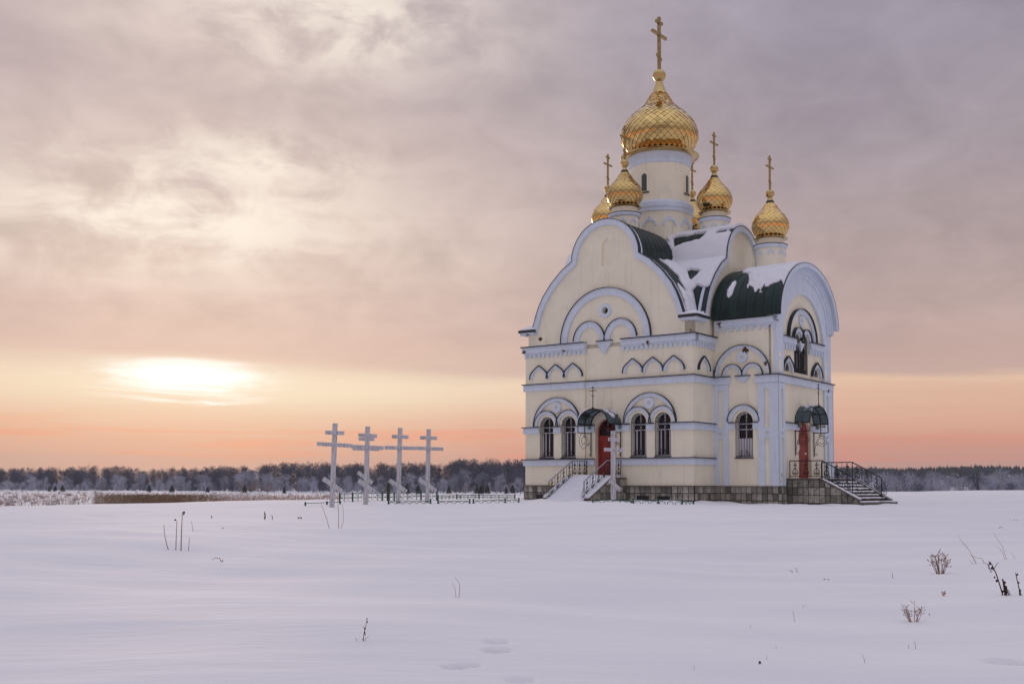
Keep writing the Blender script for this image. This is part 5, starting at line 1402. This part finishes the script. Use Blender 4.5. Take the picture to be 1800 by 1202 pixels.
# rimed trees beyond the crest on the other side of the church
g_r = 'rimed trees beyond the church'; l_r = 'silvery rime-covered tree in the hollow beyond the church'
RX = [1440,1560,1600,1640,1680,1720,1760,1800,1950]; RYs = [832,826,824,826,832,830,826,827,828]
for i in range(110):
    px = random.uniform(1180, 1960) if i > 20 else random.uniform(1540, 1800); dist = random.uniform(225, 330); X, Y_ = px_xy(px, dist)
    py = float(np.interp(px, RX, RYs))+random.uniform(-2, 14)+(8 if dist < 260 else 0)
    tree('frost', 'rimed_tree', l_r, X, Y_, max(2.2, top_h(px, py, dist)), 'twig_frost' if i % 4 else 'twig_dark', g_r, random.uniform(.95, 1.35))
for i in range(46):
    px = random.uniform(1420, 1900); X, Y_ = px_xy(px, random.uniform(205, 235)); tree('bush', 'rimed_bush', 'low grey thicket bush in the hollow beyond the church', X, Y_, random.uniform(1.5, 3.4), 'twig_dark' if i % 3 else 'twig_frost', 'thicket beyond the church', 1., False)
for px, py in ((1692,838),(1576,836)):
    X, Y_ = px_xy(px, 215); tree('frost', 'rimed_tree', 'pale rimed tree near the lone cottage' if px > 1600 else 'pale rimed tree just past the side stair railing', X, Y_, top_h(px, py, 215), 'twig_frost', None, 1.0)
# conifers on the far ridge: one mass
def ridge_mass():
    V = []
    for i in range(7500):
        azd = random.uniform(-3, 34); r = random.uniform(780, 1250); X, Y_ = r*math.sin(R(azd)), r*math.cos(R(azd)); z = G(X, Y_)
        h = random.uniform(4.5, 6.5)*(1.2 if random.random() < .08 else 1.); w = h*random.uniform(.22, .36)
        k = 9; a = np.arange(k)*2.4; lev = np.linspace(.05, .75, k)
        B = np.stack([X+w*(1-lev)*np.cos(a), Y_+w*(1-lev)*np.sin(a), z+h*lev], 1); C_ = np.stack([X-w*(1-lev)*np.cos(a+.5), Y_-w*(1-lev)*np.sin(a+.5), z+h*lev], 1)
        T_ = np.stack([np.full(k, X), np.full(k, Y_), z+h*np.minimum(1, lev+.35)], 1); V.append(np.stack([B, C_, T_], 1).reshape(-1, 3))
    o = put('ridge_forest', tri_mesh('ridge_forest', np.concatenate(V)), 'ridge')
    tag(o, 'blue-dark conifer forest along the distant ridge', 'forest', kind='stuff')
ridge_mass()
# lone cottage and power pole
X, Y_ = px_xy(1686, 236); zg = at(1686, 862, 236)[2]-1.2
c_ = thing('cottage', 'small cottage with a snow-covered roof among rimed trees', 'house', (X, Y_, G(X, Y_)), R(-25))
hz = zg-G(X, Y_)
MB().box(-1.5, 1.5, -1.2, 1.2, -.8, hz+.9).build('wall', 'house_wall', c_)
MB().add([(-1.8,-1.5,hz+.8),(1.8,-1.5,hz+.8),(1.8,1.5,hz+.8),(-1.8,1.5,hz+.8),(-1.8,0,hz+2.0),(1.8,0,hz+2.0)], [(0,1,5,4),(2,3,4,5),(0,4,3),(1,2,5),(3,2,1,0)]).build('roof', 'house_roof', c_)
MB().box(-2.6, -1.5, -1.1, .2, -.8, hz+.35).build('shed', 'house_wall', c_); MB().box(-2.75, -1.45, -1.3, .35, hz+.35, hz+.48).build('shed_roof', 'house_roof', c_)
X, Y_ = px_xy(1718, 200); zg = G(X, Y_); H = top_h(1718, 832, 200)
p_ = thing('power_pole', 'wooden power pole with a slanting brace and crossarm before the rimed trees', 'pole', (X, Y_, zg))
MB().tube([(0,0,-.5),(0,0,H)], [.16,.12], 6).build('pole', 'bark', p_); MB().tube([(.1,.3,H*.86),(1.25,.9,-.4)], .11, 6).build('brace', 'bark', p_)
MB().tube([(-.6,0,H-.05),(.75,0,H-.35)], .08, 5).build('crossarm', 'bark', p_); MB().tube([(.62,0,H-.3),(.62,0,H-.02)], .06, 5).build('insulator', 'bark', p_); MB().tube([(-.5,0,H-.05),(-.5,0,H+.2)], .06, 5).build('insulator', 'bark', p_)

# =================================================================== reeds and field tufts
def blades(n, px0, px1, d0, d1, h0, h1, w, head=True, dens=None):
    B = []; E_ = []; Wd = []
    for i in range(n):
        px = random.uniform(px0, px1); dist = random.uniform(d0, d1)
        if dens and random.random() > dens(px): continue
        X, Y_ = px_xy(px, dist); z = G(X, Y_); h = random.uniform(h0, h1)
        b_ = np.array([X, Y_, z-.05]); e = b_+np.array([random.gauss(0, .10)*h, random.gauss(0, .10)*h, h]); B.append(b_); E_.append(e); Wd.append(w)
        if head: B.append(e-np.array([0,0,.12])); E_.append(e+np.array([random.gauss(.1,.12), 0, .22])); Wd.append(w*2.2)
    return tri_twigs(np.array(B), np.array(E_), np.array(Wd))
o = put('reed_bed', tri_mesh('reed_bed', blades(6000, 165, 415, 184, 200, 1.0, 1.95, .03, True, lambda p: max(0, 1-abs((p-275)/128)**1.6)**1.3)), 'reed'); tag(o, 'bed of tan reeds below the snowy crest', 'reeds', kind='stuff')
o = put('frosted_reeds', tri_mesh('frosted_reeds', blades(1800, 165, 470, 190, 225, 1.2, 2.1, .022)), 'reed_frost'); tag(o, 'pale frosted reed plumes behind the tan reeds', 'reeds', kind='stuff')
o = put('field_grass', tri_mesh('field_grass', np.concatenate([blades(3200, 370, 600, 170, 240, .6, 1.5, .024), blades(1500, -60, 200, 150, 330, .3, .8, .03), blades(1400, -60, 930, 230, 390, .3, .9, .03), blades(500, 760, 930, 150, 260, .3, .8, .02)])), 'weed_tan'); tag(o, 'scattered dry grass poking through the field snow', 'grass', kind='stuff')
def scrub():
    V = []
    for i in range(150):
        px = random.uniform(-60, 200) if i < 70 else random.uniform(-60, 920); dist = random.uniform(160, 380); X, Y_ = px_xy(px, dist); z = G(X, Y_); h = random.uniform(.4, 1.3)
        n = 34; B = np.array([X, Y_, z-.05])+rng.normal(size=(n, 3))*[.35*h, .35*h, 0]; E_ = B+rng.normal(size=(n, 3))*[.4*h, .4*h, .2*h]+[0, 0, .7*h]; V.append(tri_twigs(B, E_, np.full(n, .03)))
    o = put('field_scrub', tri_mesh('field_scrub', np.concatenate(V)), 'twig_rust'); tag(o, 'low scattered scrub on the snowy field', 'scrub', kind='stuff')
scrub()

# =================================================================== frosty air
hz = MB().box(-1900, 1900, -60, 1900, -6, 46).build('haze', None)
m = bpy.data.materials.new('haze'); m.use_nodes = True; t = m.node_tree; t.nodes.clear()
pv = t.nodes.new('ShaderNodeVolumePrincipled'); pv.inputs['Color'].default_value = (.80,.84,.93,1); pv.inputs['Density'].default_value = .0002
ou = t.nodes.new('ShaderNodeOutputMaterial'); t.links.new(pv.outputs[0], ou.inputs['Volume'])
hz.data.materials.append(m); tag(hz, kind='stuff', label='thin pale frosty haze in the air', cat='haze')
